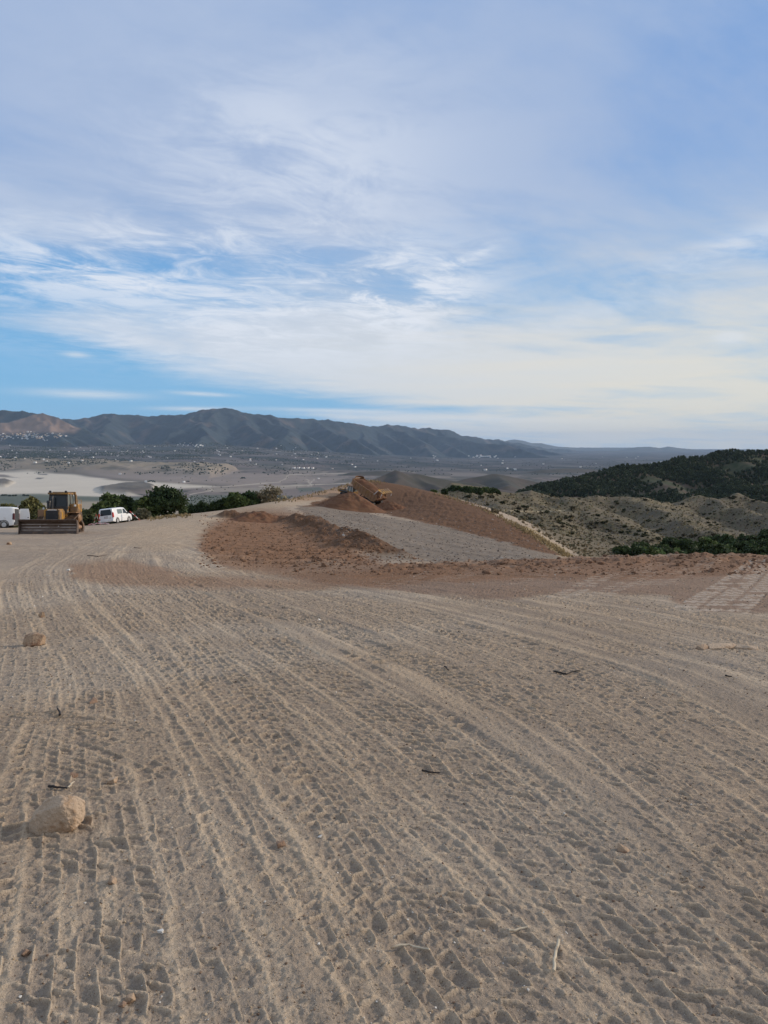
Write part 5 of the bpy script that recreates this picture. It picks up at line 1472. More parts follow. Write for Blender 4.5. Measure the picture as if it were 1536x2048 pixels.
# ------------------------------------------------------------------ stones and sticks on the near ground
M_ROCK = mat("sandstone", lin(198, 174, 148), 0.9, 0, 0.28, 11, bump=1.0, bscale=55, spec=0.2, dirt=lin(156, 122, 90), dirt_amt=0.36)
M_ROCK2 = mat("brown_stone", lin(172, 147, 122), 0.9, 0, 0.2, 9, bump=0.6, bscale=50, spec=0.2, dirt=lin(120, 84, 62), dirt_amt=0.4)
M_CHIP = mat("white_chip", lin(222, 216, 206), 0.8, 0, 0.1, 20, spec=0.2)
M_REDS = mat("red_stone", lin(146, 120, 100), 0.9, 0, 0.2, 12, bump=0.5, bscale=50, spec=0.2)
M_TWIGD = mat("dark_bark", lin(52, 46, 42), 0.9, 0, 0.3, 30)
M_TWIGB = mat("brown_bark", lin(96, 80, 66), 0.9, 0, 0.3, 20)
M_TWIGP = mat("bleached_wood", lin(190, 176, 152), 0.8, 0, 0.25, 30, dirt=lin(130, 110, 88), dirt_amt=0.3)

def stone(px, py, pts, m, label, name="rock", sink=0.008, seed=1, rough=0.012, levels=3, yaw=0.0, cat="rock"):
    """angular stone: hull of corner points, broken up by noise"""
    g = ray_ground(px, py)
    bm = bmesh.new()
    for p in pts: bm.verts.new(p)
    bmesh.ops.convex_hull(bm, input=bm.verts)
    bmesh.ops.delete(bm, geom=[v for v in bm.verts if not v.link_faces], context='VERTS')
    bmesh.ops.triangulate(bm, faces=bm.faces)
    size = max((v.co.length for v in bm.verts))
    bmesh.ops.bevel(bm, geom=bm.edges[:], offset=size * 0.018, segments=2, profile=0.5, affect='EDGES')
    bmesh.ops.triangulate(bm, faces=bm.faces)
    for _ in range(levels):
        bmesh.ops.subdivide_edges(bm, edges=[e for e in bm.edges if e.calc_length() > size * 0.045], cuts=1, use_grid_fill=True)
        bmesh.ops.triangulate(bm, faces=bm.faces)
    bm.normal_update()
    co = np.array([v.co[:] for v in bm.verts]); nr = np.array([v.normal[:] for v in bm.verts])
    f = 2.2 / size
    n = fbm(co[:, 0] * f + co[:, 2] * f * 0.7, co[:, 1] * f - co[:, 2] * f * 0.6, 4, seed) + 0.6 * fbm(co[:, 0] * f * 4 + 3, (co[:, 1] + co[:, 2]) * f * 4, 3, seed + 2)
    co = co + nr * (n * rough)[:, None]
    for v, c in zip(bm.verts, co): v.co = c
    me = bpy.data.meshes.new(name); bm.to_mesh(me); bm.free()
    me.polygons.foreach_set('use_smooth', np.ones(len(me.polygons), bool)); me.set_sharp_from_angle(angle=R(35))
    o = link(name, me, m)
    o.location = (g.x, g.y, gh(g.x, g.y) - sink); o.rotation_euler = (0, 0, yaw)
    return set_props(o, label, cat)

# the big boulder: low wedge on the left rising to a blunt end on the right
stone(112, 1657, [(-0.135, -0.03, 0.0), (-0.142, 0.0, 0.05), (-0.12, 0.10, 0.02), (-0.105, 0.0, 0.115), (-0.06, 0.04, 0.165), (-0.06, -0.075, 0.0), (0.05, -0.075, 0.012), (0.115, -0.055, 0.035), (0.125, -0.03, 0.13), (0.135, 0.05, 0.14), (0.12, 0.11, 0.10), (0.06, -0.055, 0.165), (0.03, 0.02, 0.185),
                  (0.10, 0.03, 0.180), (-0.03, 0.05, 0.165), (-0.07, -0.045, 0.12), (-0.125, -0.035, 0.06), (0.10, 0.12, 0.0), (-0.10, 0.13, 0.0), (0.13, 0.0, 0.04), (-0.02, -0.07, 0.09)], M_ROCK, "large pale tan boulder, the biggest rock on the dirt, low at one end", "rock", 0.012, 3, 0.010, 4)
stone(68, 1292, [(-0.135, 0, 0.03), (-0.12, -0.05, 0.05), (-0.10, 0, 0.15), (-0.05, -0.08, 0.0), (0.0, -0.09, 0.04), (0.03, -0.03, 0.17), (0.13, 0.0, 0.15), (0.13, 0.05, 0.10), (0.09, -0.05, 0.03), (0.10, 0.08, 0.0), (-0.1, 0.08, 0.0), (-0.04, -0.05, 0.15), (0, 0.06, 0.17)],
      M_ROCK2, "brown angular rock with a flat top, second largest on the dirt", "rock", 0.008, 5, 0.009, 3)
stone(84, 1235, [(-0.05, 0, 0), (-0.05, -0.02, 0.05), (0, -0.04, 0.0), (0.05, 0, 0.02), (0.045, -0.01, 0.09), (-0.02, 0.01, 0.10), (0.02, 0.04, 0.0), (-0.02, 0.04, 0.05), (0.02, -0.03, 0.1)], M_ROCK2, "small upright tan rock just behind the flat topped brown rock", "rock", 0.006, 6, 0.004, 3)
PEB = [(223, 1567, .040, M_ROCK, "small buff stone between the boulder and a tyre ridge"), (147, 1552, .030, M_REDS, "rounded pinkish pebble above the forked dark twig"), (185, 1405, .050, M_REDS, "reddish stone on the ridge below the brown rock"), (226, 1765, .032, M_ROCK2, "round grey tan pebble pressed into the near tyre track"),
       (563, 1691, .030, M_REDS, "lone orange brown stone beside a long tyre ridge"), (257, 2003, .028, M_ROCK2, "brown pebble pair's larger stone at the picture's bottom"), (244, 2012, .018, M_REDS, "tiny reddish pebble touching the larger brown pebble at the bottom"), (50, 1907, .026, M_REDS, "dark red angular stone near the lower picture edge"), (1247, 1702, .034, M_ROCK2, "tan stone pressed into a broken clod"),
       (323, 1865, .016, M_CHIP, "white triangular chip lying in a tread print"), (137, 1142, .06, M_CHIP, "white scrap lying on the curved tracks"), (640, 1674, .015, M_CHIP, "pale grey pebble near the orange brown stone"),
       (18, 1089, .16, M_ROCK2, "grey stone on bare dirt in front of the bulldozer blade"), (640, 1240, .03, M_CHIP, "white speck of stone on the middle of the pad")]
for k, (px, py, s, m, lab) in enumerate(PEB):
    q = random.Random(100 + k)
    pts = [(s * q.uniform(-1, 1), s * q.uniform(-.8, .8), s * q.uniform(0, 1.1)) for _ in range(9)] + [(s * .8, s * .5, 0), (-s * .8, s * .4, 0), (0, -s * .7, 0)]
    stone(px, py, pts, m, lab, "stone", s * 0.15, 40 + k, s * 0.06, 2, q.uniform(0, 6), "stone")
# a broken slab of pale crust
b = ray_ground(1466, 1298)
for k, (dx, dy, w, dd, h, rz, lab) in enumerate(((-0.10, 0.05, 0.42, 0.16, 0.05, .1, "pale broken slab of crust lying on the pad"), (0.16, -0.02, 0.26, 0.13, 0.045, -.5, "small broken crust piece beside the pale slab"), (-0.34, 0.02, 0.20, 0.12, 0.05, .6, "dark crumbled crust at the end of the pale slab"))):
    pts = [(-w / 2, -dd / 2, 0), (w / 2, -dd / 2.4, 0), (w / 2.2, dd / 2, 0), (-w / 2.2, dd / 2.2, 0), (-w / 2.1, -dd / 2.2, h * .6), (w / 2.1, -dd / 2.6, h * .4), (w / 2.5, dd / 2.4, h), (-w / 2.6, dd / 2.6, h), (0, 0, h * 1.15)]
    o = stone(1466, 1298, pts, M_ROCK if k < 2 else M_ROCK2, lab, "crust_slab", 0.01, 70 + k, 0.006, 3, rz, "slab")
    o.location = (b.x + dx, b.y + dy, gh(b.x + dx, b.y + dy) - 0.012)

def stick(pix, r, m, label, lift=0.012, rend=None, fork=None):
    P = [ray_ground(px, py) for px, py in pix]
    pts = []
    for i in range(len(P) - 1):
        for f in (0, 0.25, 0.5, 0.75): pts.append(P[i].lerp(P[i + 1], f))
    pts.append(P[-1])
    q = random.Random(int(pix[0][0]))
    out = []
    for p in pts:
        x, y = p.x + q.uniform(-1, 1) * r * 0.5, p.y + q.uniform(-1, 1) * r * 0.5
        out.append(Vector((x, y, gh(x, y) + lift + r * 0.4)))
    for _ in range(2):
        for i in range(1, len(out) - 1): out[i].z = (out[i - 1].z + out[i].z * 2 + out[i + 1].z) / 4
    w = MB(); n = len(out); re = rend if rend else r * 0.6
    w.tube(out, [r + (re - r) * i / (n - 1) for i in range(n)], 8)
    if fork:
        F = [ray_ground(*q_) for q_ in fork]; w.tube([Vector((f.x, f.y, gh(f.x, f.y) + lift)) for f in F], [r * 0.6, r * 0.4, r * 0.25][:len(F)], 6)
    o = w.build("twig", m, None, 50)
    return set_props(o, label, "twig")
stick([(98, 1577), (115, 1579), (136, 1581)], 0.0085, M_TWIGD, "dark forked twig lying behind the largest boulder", 0.012, None, None)
stick([(136, 1581), (141, 1576), (148, 1569)], 0.006, M_TWIGP, "short bleached end broken off the dark forked twig", 0.016)
stick([(1107, 1346), (1122, 1349), (1132, 1350), (1146, 1346), (1160, 1344)], 0.010, M_TWIGD, "long dark crooked branch lying out on the pad", 0.012)
stick([(844, 1545), (860, 1548), (880, 1550)], 0.0075, M_TWIGD, "short thick black stick on the middle of the pad", 0.012)
stick([(782, 1902), (818, 1897), (858, 1907)], 0.0050, M_TWIGP, "silvery bent reed lying across a tyre ridge", 0.012, 0.0035)
stick([(1018, 1868), (1035, 1866), (1055, 1861)], 0.0055, M_TWIGP, "short pale twig above the straight pale stick", 0.012)
stick([(1116, 1887), (1110, 1920), (1106, 1952)], 0.0060, M_TWIGP, "straight pale stick pointing away across the dirt", 0.014, 0.0065)
stick([(1450, 1353), (1463, 1356)], 0.009, M_TWIGD, "stubby dark twig far over on the pad", 0.01)
stick([(890, 1335), (897, 1342)], 0.009, M_TWIGD, "tiny dark stub of root in mid pad", 0.01)
stick([(120, 1434), (116, 1422)], 0.010, M_TWIGD, "small dark upright stub by the smooth drag mark", 0.02)
stick([(175, 1112), (196, 1114), (214, 1111)], 0.014, M_TWIGB, "dark branch on the dirt in front of the haul road", 0.02)
stick([(268, 1096), (284, 1097)], 0.014, M_TWIGB, "dark branch by the edge of the haul road bend", 0.02)

# ------------------------------------------------------------------ loose grit: thousands of grains and crumbs, one object
def scatter(name, protoV, protoF, T, mat_, label, cat, col=None, k=3, smooth=False):
    """T: array of (x, y, z, s, ax, ay, az); one mesh of many small pieces"""
    T = np.asarray(T); n = len(T); m = len(protoV)
    ca, sa = np.cos(T[:, 6]), np.sin(T[:, 6]); cb, sb = np.cos(T[:, 4]), np.sin(T[:, 4])
    P = np.asarray(protoV)[None] * T[:, 3][:, None, None]
    y = P[..., 1] * cb[:, None] - P[..., 2] * sb[:, None]; z = P[..., 1] * sb[:, None] + P[..., 2] * cb[:, None]; x = P[..., 0]
    X = x * ca[:, None] - y * sa[:, None] + T[:, 0][:, None]; Y = x * sa[:, None] + y * ca[:, None] + T[:, 1][:, None]; Z = z + T[:, 2][:, None]
    V = np.stack([X, Y, Z], -1).reshape(-1, 3)
    Fq = (np.asarray(protoF)[None] + (np.arange(n) * m)[:, None, None]).reshape(-1, k)
    c = None if col is None else np.repeat(col, m, 0)
    o = np_mesh(name, V, Fq, mat_, smooth, None, c, k)
    return set_props(o, label, cat, None, 'stuff')

def ico_proto(sub=1, squash=0.7, seed=0, jag=0.25):
    bm = bmesh.new(); bmesh.ops.create_icosphere(bm, subdivisions=sub, radius=1.0)
    q = random.Random(seed)
    V = np.array([[v.co.x * (1 + q.uniform(-jag, jag)), v.co.y * (1 + q.uniform(-jag, jag)), v.co.z * squash * (1 + q.uniform(-jag, jag))] for v in bm.verts]); F_ = np.array([[v.index for v in f.verts] for f in bm.faces]); bm.free()
    return V, F_
rng = np.random.default_rng(3)

def gh_np(x, y):
    r = np.hypot(x, y); a = np.arctan2(x, y)
    i = np.clip(np.searchsorted(RS, r) - 1, 0, len(RS) - 2); j = np.clip(np.searchsorted(AZ, a) - 1, 0, len(AZ) - 2)
    fr = (r - RS[i]) / (RS[i + 1] - RS[i]); fa = (a - AZ[j]) / (AZ[j + 1] - AZ[j])
    return (GZ2[i, j] * (1 - fa) + GZ2[i, j + 1] * fa) * (1 - fr) + (GZ2[i + 1, j] * (1 - fa) + GZ2[i + 1, j + 1] * fa) * fr

n = 60000
r_ = 1.9 * np.exp(rng.random(n) ** 0.9 * math.log(11)); a_ = rng.uniform(-0.62, 0.62, n)
x_, y_ = r_ * np.sin(a_), r_ * np.cos(a_)
s_ = 0.0015 * (1 + rng.pareto(2.4, n)).clip(1, 5) * (0.6 + 0.10 * r_)
pv, pf = ico_proto(1, 0.7, 2, 0.3)
colr = np.where(rng.random(n)[:, None] < 0.045, np.array(lin(208, 202, 192)), np.where(rng.random(n)[:, None] < 0.3, np.array(lin(120, 100, 84)), np.array(lin(168, 150, 126)))) * rng.uniform(0.8, 1.15, (n, 1))
scatter("gravel", pv, pf, np.stack([x_, y_, gh_np(x_, y_) + s_ * 0.25, s_, rng.uniform(0, 6, n), 0 * s_, rng.uniform(0, 6, n)], -1), mat("grit", tint=True, rough=0.95, var=0.05, scale=40, spec=0.1), "loose crumbs and grit strewn over the dirt pad", "gravel", colr)
# clods and rubble on the grey slope and the churned pad edge
T = []; cc = []
while len(T) < 4200:
    px, py = (rng.uniform(560, 1536), rng.uniform(1020, 1150)) if len(T) % 3 else (rng.uniform(400, 760), rng.uniform(1026, 1135))
    g = ray_ground(px, py, 14)
    if g is None: continue
    d = g.y; T.append((g.x, g.y, g.z, 0.028 * (1 + rng.pareto(2.6)) * min(1.6, d / 45 + 0.35), rng.uniform(0, 6), 0, rng.uniform(0, 6)))
    greyz = d > 40 and px < 1120 and px > 590 + max(0, (py - 1015)) * 1.5
    cc.append(np.array(lin(176, 168, 160) if rng.random() < 0.12 else lin(112, 101, 92)) if greyz else np.array(lin(126, 98, 78)) * rng.uniform(0.7, 1.1))
T = np.array(T); T[:, 3] = T[:, 3].clip(0.02, 0.11)
scatter("rubble", pv, pf, T, mat("clod", tint=True, rough=0.95, var=0.1, scale=10, spec=0.1), "small clods and broken stone over the grey slope and churned pad edge", "rubble", np.array(cc))

# ------------------------------------------------------------------ plants
def leaf_cloud(C, rad, npc, size, seed, flat=0.75, elong=1.6):
    """leaf-sized quads spread through clumps: C (k,3) clump centres, rad (k,) radii"""
    g = np.random.default_rng(seed)
    k = len(C); idx = np.repeat(np.arange(k), npc); n = len(idx)
    d = g.normal(size=(n, 3)); d /= np.linalg.norm(d, axis=1)[:, None]
    rr = rad[idx] * g.random(n) ** 0.45
    P = C[idx] + d * rr[:, None] * np.array([1, 1, flat])
    a = g.normal(size=(n, 3)); a /= np.linalg.norm(a, axis=1)[:, None]
    b = np.cross(a, g.normal(size=(n, 3))); b /= np.linalg.norm(b, axis=1)[:, None]
    sz = size * g.uniform(0.6, 1.35, n)
    a *= sz[:, None] * elong * 0.5; b *= sz[:, None] * 0.5
    V = np.stack([P - a - b, P + a - b * 0.6, P + a + b, P - a + b * 0.6], 1).reshape(-1, 3)
    return V, np.arange(n * 4).reshape(-1, 4), idx

def crown_mesh(name, w, h, seed, col, size, npc=46, k=46, lo=0.12, sparse=1.0, var=0.3):
    g = np.random.default_rng(seed)
    d = g.normal(size=(k, 3)); d /= np.linalg.norm(d, axis=1)[:, None]
    rr = 0.35 + 0.55 * g.random(k) ** 0.6
    C = np.stack([d[:, 0] * rr * w / 2, d[:, 1] * rr * w / 2, h * (lo + (1 - lo) * (0.5 + 0.5 * d[:, 2] * rr))], -1)
    C[:, 2] += 0.10 * h * g.normal(size=k) * 0.5
    narrow = 1 - 0.35 * np.clip((C[:, 2] / h - 0.6) / 0.4, 0, 1)
    C[:, 0] *= narrow; C[:, 1] *= narrow
    rad = w * g.uniform(0.10, 0.19, k) * sparse
    V, F_, idx = leaf_cloud(C, rad, npc, size, seed + 1)
    V[:, 2] = np.maximum(V[:, 2], 0.02)
    tone = (1 + var * g.uniform(-1, 1, k))[idx] * (1 + 0.2 * g.uniform(-1, 1, len(idx)))
    warm = g.uniform(0, 1, k)[idx][:, None]
    c = np.array(col)[None] * tone[:, None] * (1 + warm * np.array([0.22, 0.05, -0.1]))
    me_o = np_mesh(name, V, F_, M_LEAF, False, None, np.repeat(c, 4, 0))
    return me_o, C

def leaf_material():
    m = mat("foliage", tint=True, rough=0.75, var=0.15, scale=3, spec=0.25)
    nt = m.node_tree; b = nt.nodes['Principled BSDF']
    tr = nt.nodes.new('ShaderNodeBsdfTranslucent'); mx = nt.nodes.new('ShaderNodeMixShader'); mx.inputs[0].default_value = 0.22
    nt.links.new(b.inputs['Base Color'].links[0].from_socket, tr.inputs['Color'])
    nt.links.new(b.outputs[0], mx.inputs[1]); nt.links.new(tr.outputs[0], mx.inputs[2])
    nt.links.new(mx.outputs[0], nt.nodes['Material Output'].inputs['Surface'])
    return m
M_LEAF = leaf_material()
M_BARK = mat("bark", lin(96, 80, 66), 0.9, 0, 0.3, 8)
GREEN = lin(76, 92, 52); OLIVE = lin(104, 106, 70); GREYB = lin(126, 118, 96); DGREEN = lin(58, 74, 46)

def make_tree(name, w, h, seed, col, size, k=46, npc=46, lo=0.12, sparse=1.0, trunk=0.11, stems=1):
    t = bpy.data.objects.new(name, None); COL.objects.link(t)
    c, C = crown_mesh("crown", w, h, seed, col, size, npc, k, lo, sparse); c.parent = t
    q = random.Random(seed)
    b = MB()
    for s in range(stems):
        ox, oy = (q.uniform(-.3, .3) * w * .3, q.uniform(-.3, .3) * w * .3) if stems > 1 else (0, 0)
        b.tube([(ox * .3, oy * .3, -0.3), (ox * .6, oy * .6, h * 0.2), (ox, oy, h * 0.5), (ox * 1.3, oy * 1.3, h * 0.8)], [trunk, trunk * .8, trunk * .5, trunk * .2], 7)
    for i in q.sample(range(len(C)), min(10, len(C))):
        e = C[i]; b.tube([(0, 0, h * q.uniform(0.12, 0.4)), (e[0] * .5, e[1] * .5, e[2] * .75), tuple(e)], [trunk * .45, trunk * .3, trunk * .1], 5)
    b.build("trunk", M_BARK, t)
    return t

def plant(proto, x, y, z, s, label, cat, group=None, rz=0.0, first=False, sz=None):
    o = proto if first else copy_tree(proto)
    o.location = (x, y, z); o.scale = (s, s, sz or s); o.rotation_euler = (0, 0, rz)
    for kk in ('label', 'category', 'group'):
        if kk in o: del o[kk]
    return set_props(o, label, cat, group)

# trees along the crest behind the vans and the bulldozer: (px centre, top, base, width in px, distance, colour, label)
CREST = [(222, 990, 1040, 66, 99, GREEN, 'pine_tree', "dark round pine rising straight behind the white people carrier"), (256, 993, 1040, 54, 101, DGREEN, 'pine_tree', "smaller dark pine between the people carrier and the tallest pine"), (292, 996, 1040, 56, 100, GREEN, 'pine_tree', "dark pine nestled against the tallest pine's near side"),
         (333, 972, 1040, 86, 102, DGREEN, 'pine_tree', "tallest and broadest dark pine on the crest"), (198, 1006, 1046, 40, 96, GREEN, 'pine_tree', "low dark pine between the bulldozer and the people carrier"), (380, 1012, 1038, 36, 108, DGREEN, 'pine_tree', "small low pine just past the tallest pine"),
         (406, 1008, 1036, 40, 108, DGREEN, 'pine_tree', "low dark pine midway between the tallest pine and the far pair"), (470, 988, 1030, 58, 108, GREEN, 'pine_tree', "rounded dark pine of the far pair, by the grey bush"), (497, 984, 1028, 44, 110, DGREEN, 'pine_tree', "narrow dark pine touching the grey leafless bush"), (443, 1000, 1034, 40, 107, DGREEN, 'pine_tree', "low dark pine at the start of the far pair"),
         (66, 994, 1050, 56, 88, OLIVE, 'olive_tree', "pale olive tree behind the bulldozer and the open van door"), (18, 1004, 1050, 40, 92, OLIVE, 'olive_tree', "pale olive tree rising over the panel van roof")]
for k, (px, t_, b_, w_, d, col, nm, lab) in enumerate(CREST):
    p = pt(px, b_, d); z = float(min(gh(p.x, p.y), p.z + 0.3)); top = pt(px, t_, d).z
    h = max(1.5, top - z); w = w_ / FPX * d
    tr = make_tree(nm, w, h, 300 + k, col, 0.26, 70, 60, 0.06, 1.0)
    plant(tr, p.x, p.y, z, 1.0, lab, "tree", None, 0, True)
BUSH = [(543, 976, 1016, 62, 112, GREYB, "bare grey leafless bush beyond the narrow dark pine"), (518, 984, 1020, 34, 111, GREYB, "thin grey bush squeezed beside the narrow dark pine"), (283, 1018, 1046, 42, 92, lin(104, 104, 84), "grey green bush at the nose of the people carrier"), (172, 1022, 1052, 46, 88, lin(74, 84, 56), "low green bush between the bulldozer and the people carrier"),
        (208, 1026, 1050, 30, 90, lin(64, 76, 50), "dark low bush tucked behind the striped barrier boards"), (988, 1017, 1046, 26, 108, lin(104, 98, 80), "grey bush on the far edge of the brown ridge"), (1046, 1036, 1060, 16, 128, lin(100, 98, 78), "small grey bush out on the tan slope past the ridge"), (1140, 1096, 1112, 16, 110, lin(92, 92, 66), "small dull bush at the low end of the ridge")]
for k, (px, t_, b_, w_, d, col, lab) in enumerate(BUSH):
    p = pt(px, b_, d); zg = gh(p.x, p.y) if d < 125 else scrub.at(px, d).z
    z = p.z - 0.3 if d > 104 else min(zg, p.z + 0.2); top = pt(px, t_, d).z
    h = max(0.9, top - z); w = w_ / FPX * d
    tr = make_tree("bush", w, h, 340 + k, col, 0.20, 40, 34, 0.05, 1.15, 0.05, 4)
    plant(tr, p.x, p.y, z, 1.0, lab, "bush", None, 0, True)

# pines and shrubs in the hills
PP = [make_tree("pine_tree", 4.6, 4.4, 400 + i, (DGREEN, GREEN, DGREEN)[i], 0.34, 44, 40, 0.05) for i in range(3)]
used = [False] * 3

def put_pine(i, x, y, z, s, label, group=None, sz=None):
    f = not used[i]; used[i] = True
    return plant(PP[i], x, y, z, s, label, "tree", group, random.uniform(0, 6), f, sz)
for px, t_, w_, d, lab in ((866, 972, 19, 150, "round dark pine alone at the ridge end of the far tan hill"), (889, 970, 16, 152, "taller dark pine beside the round pine on the far tan hill"), (1126, 1000, 22, 255, "single dark pine standing halfway across the tan hills"), (808, 977, 10, 140, "tiny dark shrub like pine just past the truck's tailgate")):
    p = pt(px, t_ + w_ * 0.95, d); s = w_ / FPX * d / 4.6
    zz = min(p.z, max(gh(p.x, p.y), scrub.at(px, d).z) if d < 300 else p.z)
    put_pine(1 if px == 866 else 0, p.x, p.y, p.z - 0.6, s, lab)
for k in range(22):
    px = 902 + k * 4.6 + random.uniform(-3, 3); d = random.uniform(236, 262)
    h = scrub.hit(px, 989 + random.uniform(-1, 3)) or scrub.at(px, d)
    put_pine(k % 3, h.x, h.y + 4, h.z - 0.8, random.uniform(0.35, 0.75), "small dark pine in the row along the crest of the first tan hill", "pines along the first tan hill's crest")
# the grove below the pad's edge
for k in range(95):
    px = 1200 + 400 * random.random() ** 0.8
    lim = np.interp(px, [1180, 1240, 1330, 1420, 1480, 1536, 1620], [1112, 1104, 1092, 1080, 1076, 1068, 1060])
    py = random.uniform(lim, 1116)
    d = np.interp(py, [1060, 1118], [185, 95]) * random.uniform(0.95, 1.05)
    p = pt(px, py + 6, d); s = random.uniform(0.6, 1.15) * 0.9
    put_pine(k % 3, p.x, p.y, p.z - 2.2, s, "dark green pine crowded in the thick grove below the pad's edge", "pines in the grove below the pad")

SHR = []
for i in range(3):
    o, _ = crown_mesh("shrub", 1.7, 1.0, 500 + i, (lin(66, 70, 48), lin(78, 74, 58), lin(58, 64, 44))[i], 0.26, 18, 16, 0.0)
    SHR.append(o)
cnt = 0; first = [True] * 3
tries = 0
while cnt < 280 and tries < 6000:
    tries += 1
    px, py = random.uniform(862, 1536), random.uniform(992, 1108)
    h = scrub.hit(px, py)
    if h is None or h.y > 520: continue
    if float(pnoise(np.array([h.x / 40]), np.array([h.y / 40]), 9)[0]) < -0.25: continue
    i = cnt % 3
    o = SHR[i] if first[i] else SHR[i].copy()
    if not first[i]: COL.objects.link(o)
    first[i] = False
    s = random.uniform(0.35, 0.85) * (0.75 + h.y / 500)
    o.location = (h.x, h.y, h.z - 0.1); o.scale = (s, s, s * random.uniform(0.7, 1.1)); o.rotation_euler = (0, 0, random.uniform(0, 6))
    set_props(o, "low dark shrub dotted over the dry tan hills", "shrub", "shrubs dotted over the tan hills"); cnt += 1
# finer tufts: stuff
TV, TF, _ = leaf_cloud(np.array([[0, 0, 0.25]]), np.array([0.45]), 9, 0.34, 8, 0.7)
T = []; cc = []
while len(T) < 9000:
    px, py = rng.uniform(790, 1560), rng.uniform(988, 1112)
    h = scrub.hit(px, py)
    if h is None or h.y > 560: continue
    T.append((h.x + rng.normal(), h.y + rng.normal(), h.z, rng.uniform(0.25, 0.75) * (0.6 + h.y / 600), rng.uniform(-.4, .4), 0, rng.uniform(0, 6)))
    cc.append(np.array(lin(*[(104, 98, 78), (150, 136, 102), (92, 88, 68), (126, 114, 92)][rng.integers(4)])) * rng.uniform(0.8, 1.2))
for _ in range(1500):
    px, py = rng.uniform(1010, 1330), rng.uniform(1040, 1113)
    h = ray_ground(px, py, 76)
    if h is None or px < 1064 + (py - 1057) * 1.67: continue
    T.append((h.x, h.y, h.z, rng.uniform(0.2, 0.5), rng.uniform(-.4, .4), 0, rng.uniform(0, 6)))
    cc.append(np.array(lin(*[(104, 98, 74), (140, 124, 96), (92, 88, 66), (136, 120, 92)][rng.integers(4)])) * rng.uniform(0.8, 1.2))
scatter("undergrowth", TV, TF, np.array(T), M_LEAF, "fine tufts of scrub and dry grass over the tan hills", "undergrowth", np.array(cc), 4)

# forest on the dark ridge: one wood
TV, TF, _ = leaf_cloud(np.array([[0, 0, 2.0], [0.8, .3, 3.2], [-.7, -.4, 3.0], [0, .5, 4.6], [0.2, -.6, 5.4]]), np.array([2.3, 2.0, 2.0, 1.7, 1.2]), 12, 1.5, 12, 0.9)
T = []; cc = []
while len(T) < 6000:
    px = rng.uniform(1030, 1620); py = rng.uniform(896, 1015)
    h = wood.hit(px, py)
    if h is None or h.y > 1250: continue
    dens = float(fbm(np.array([h.x / 70]), np.array([h.y / 70]), 3, 180)[0])
    crest = wood.hit(px, py - 7) is None
    if dens < rng.uniform(-0.40, 0.36) and not (crest and rng.random() < 0.85): continue
    T.append((h.x, h.y, h.z - 0.3, rng.uniform(0.25, 0.72), 0, 0, rng.uniform(0, 6)))
    cc.append(np.array(lin(66, 76, 54)) * rng.uniform(0.6, 1.25))
scatter("woods", TV, TF, np.array(T), M_LEAF, "dark pine wood covering the ridge that rises to the picture's edge", "woods", np.array(cc), 4)

# dry grass on the ridge edges: blades
bl = np.array([[-0.02, 0, 0], [0.02, 0, 0], [0.012, 0.06, 0.35], [-0.004, 0.09, 0.5]]); GV = []; GF = []
q = random.Random(4)
for i in range(16):
    a = q.uniform(0, 6.28); r0 = q.uniform(0, 0.16); tl = q.uniform(0.2, 1.0); hh = q.uniform(0.5, 1.1)
    for v in bl:
        x, y, z = v[0] * 1.6, v[1] * tl * 2, v[2] * hh
        GV.append((r0 * math.cos(a * 3) + x * math.cos(a) - y * math.sin(a), r0 * math.sin(a * 3) + x * math.sin(a) + y * math.cos(a), z))
    GF.append([i * 4 + j for j in range(4)])
T = []; cc = []
def strip(poly_px, n, spread, s0, rmin):
    for _ in range(n):
        f = rng.random() * (len(poly_px) - 1); i = int(f); f -= i
        px = poly_px[i][0] * (1 - f) + poly_px[i + 1][0] * f + rng.normal() * spread[0]; py = poly_px[i][1] * (1 - f) + poly_px[i + 1][1] * f + abs(rng.normal()) * spread[1]
        g = ray_ground(px, py, rmin)
        if g is None: continue
        T.append((g.x, g.y, g.z - 0.03, s0 * rng.uniform(0.6, 1.4), rng.uniform(-.2, .2), 0, rng.uniform(0, 6)))
        cc.append(np.array(lin(*[(176, 156, 116), (156, 136, 100), (132, 118, 90)][rng.integers(3)])) * rng.uniform(0.8, 1.15))
strip([(1020, 1043), (1060, 1064), (1100, 1088), (1140, 1112)], 600, (5, 3), 0.5, 55)
strip([(870, 986), (960, 1015), (1020, 1043)], 160, (4, 1.5), 0.6, 70)
strip([(560, 1000), (620, 986), (680, 970), (720, 958), (760, 962)], 420, (8, 4), 0.6, 70)
strip([(288, 1037), (330, 1033), (380, 1029)], 260, (8, 2), 0.55, 60)
scatter("grass", GV, GF, np.array(T), M_LEAF, "dry straw coloured grass fringing the crest and the ridge", "grass", np.array(cc), 4)

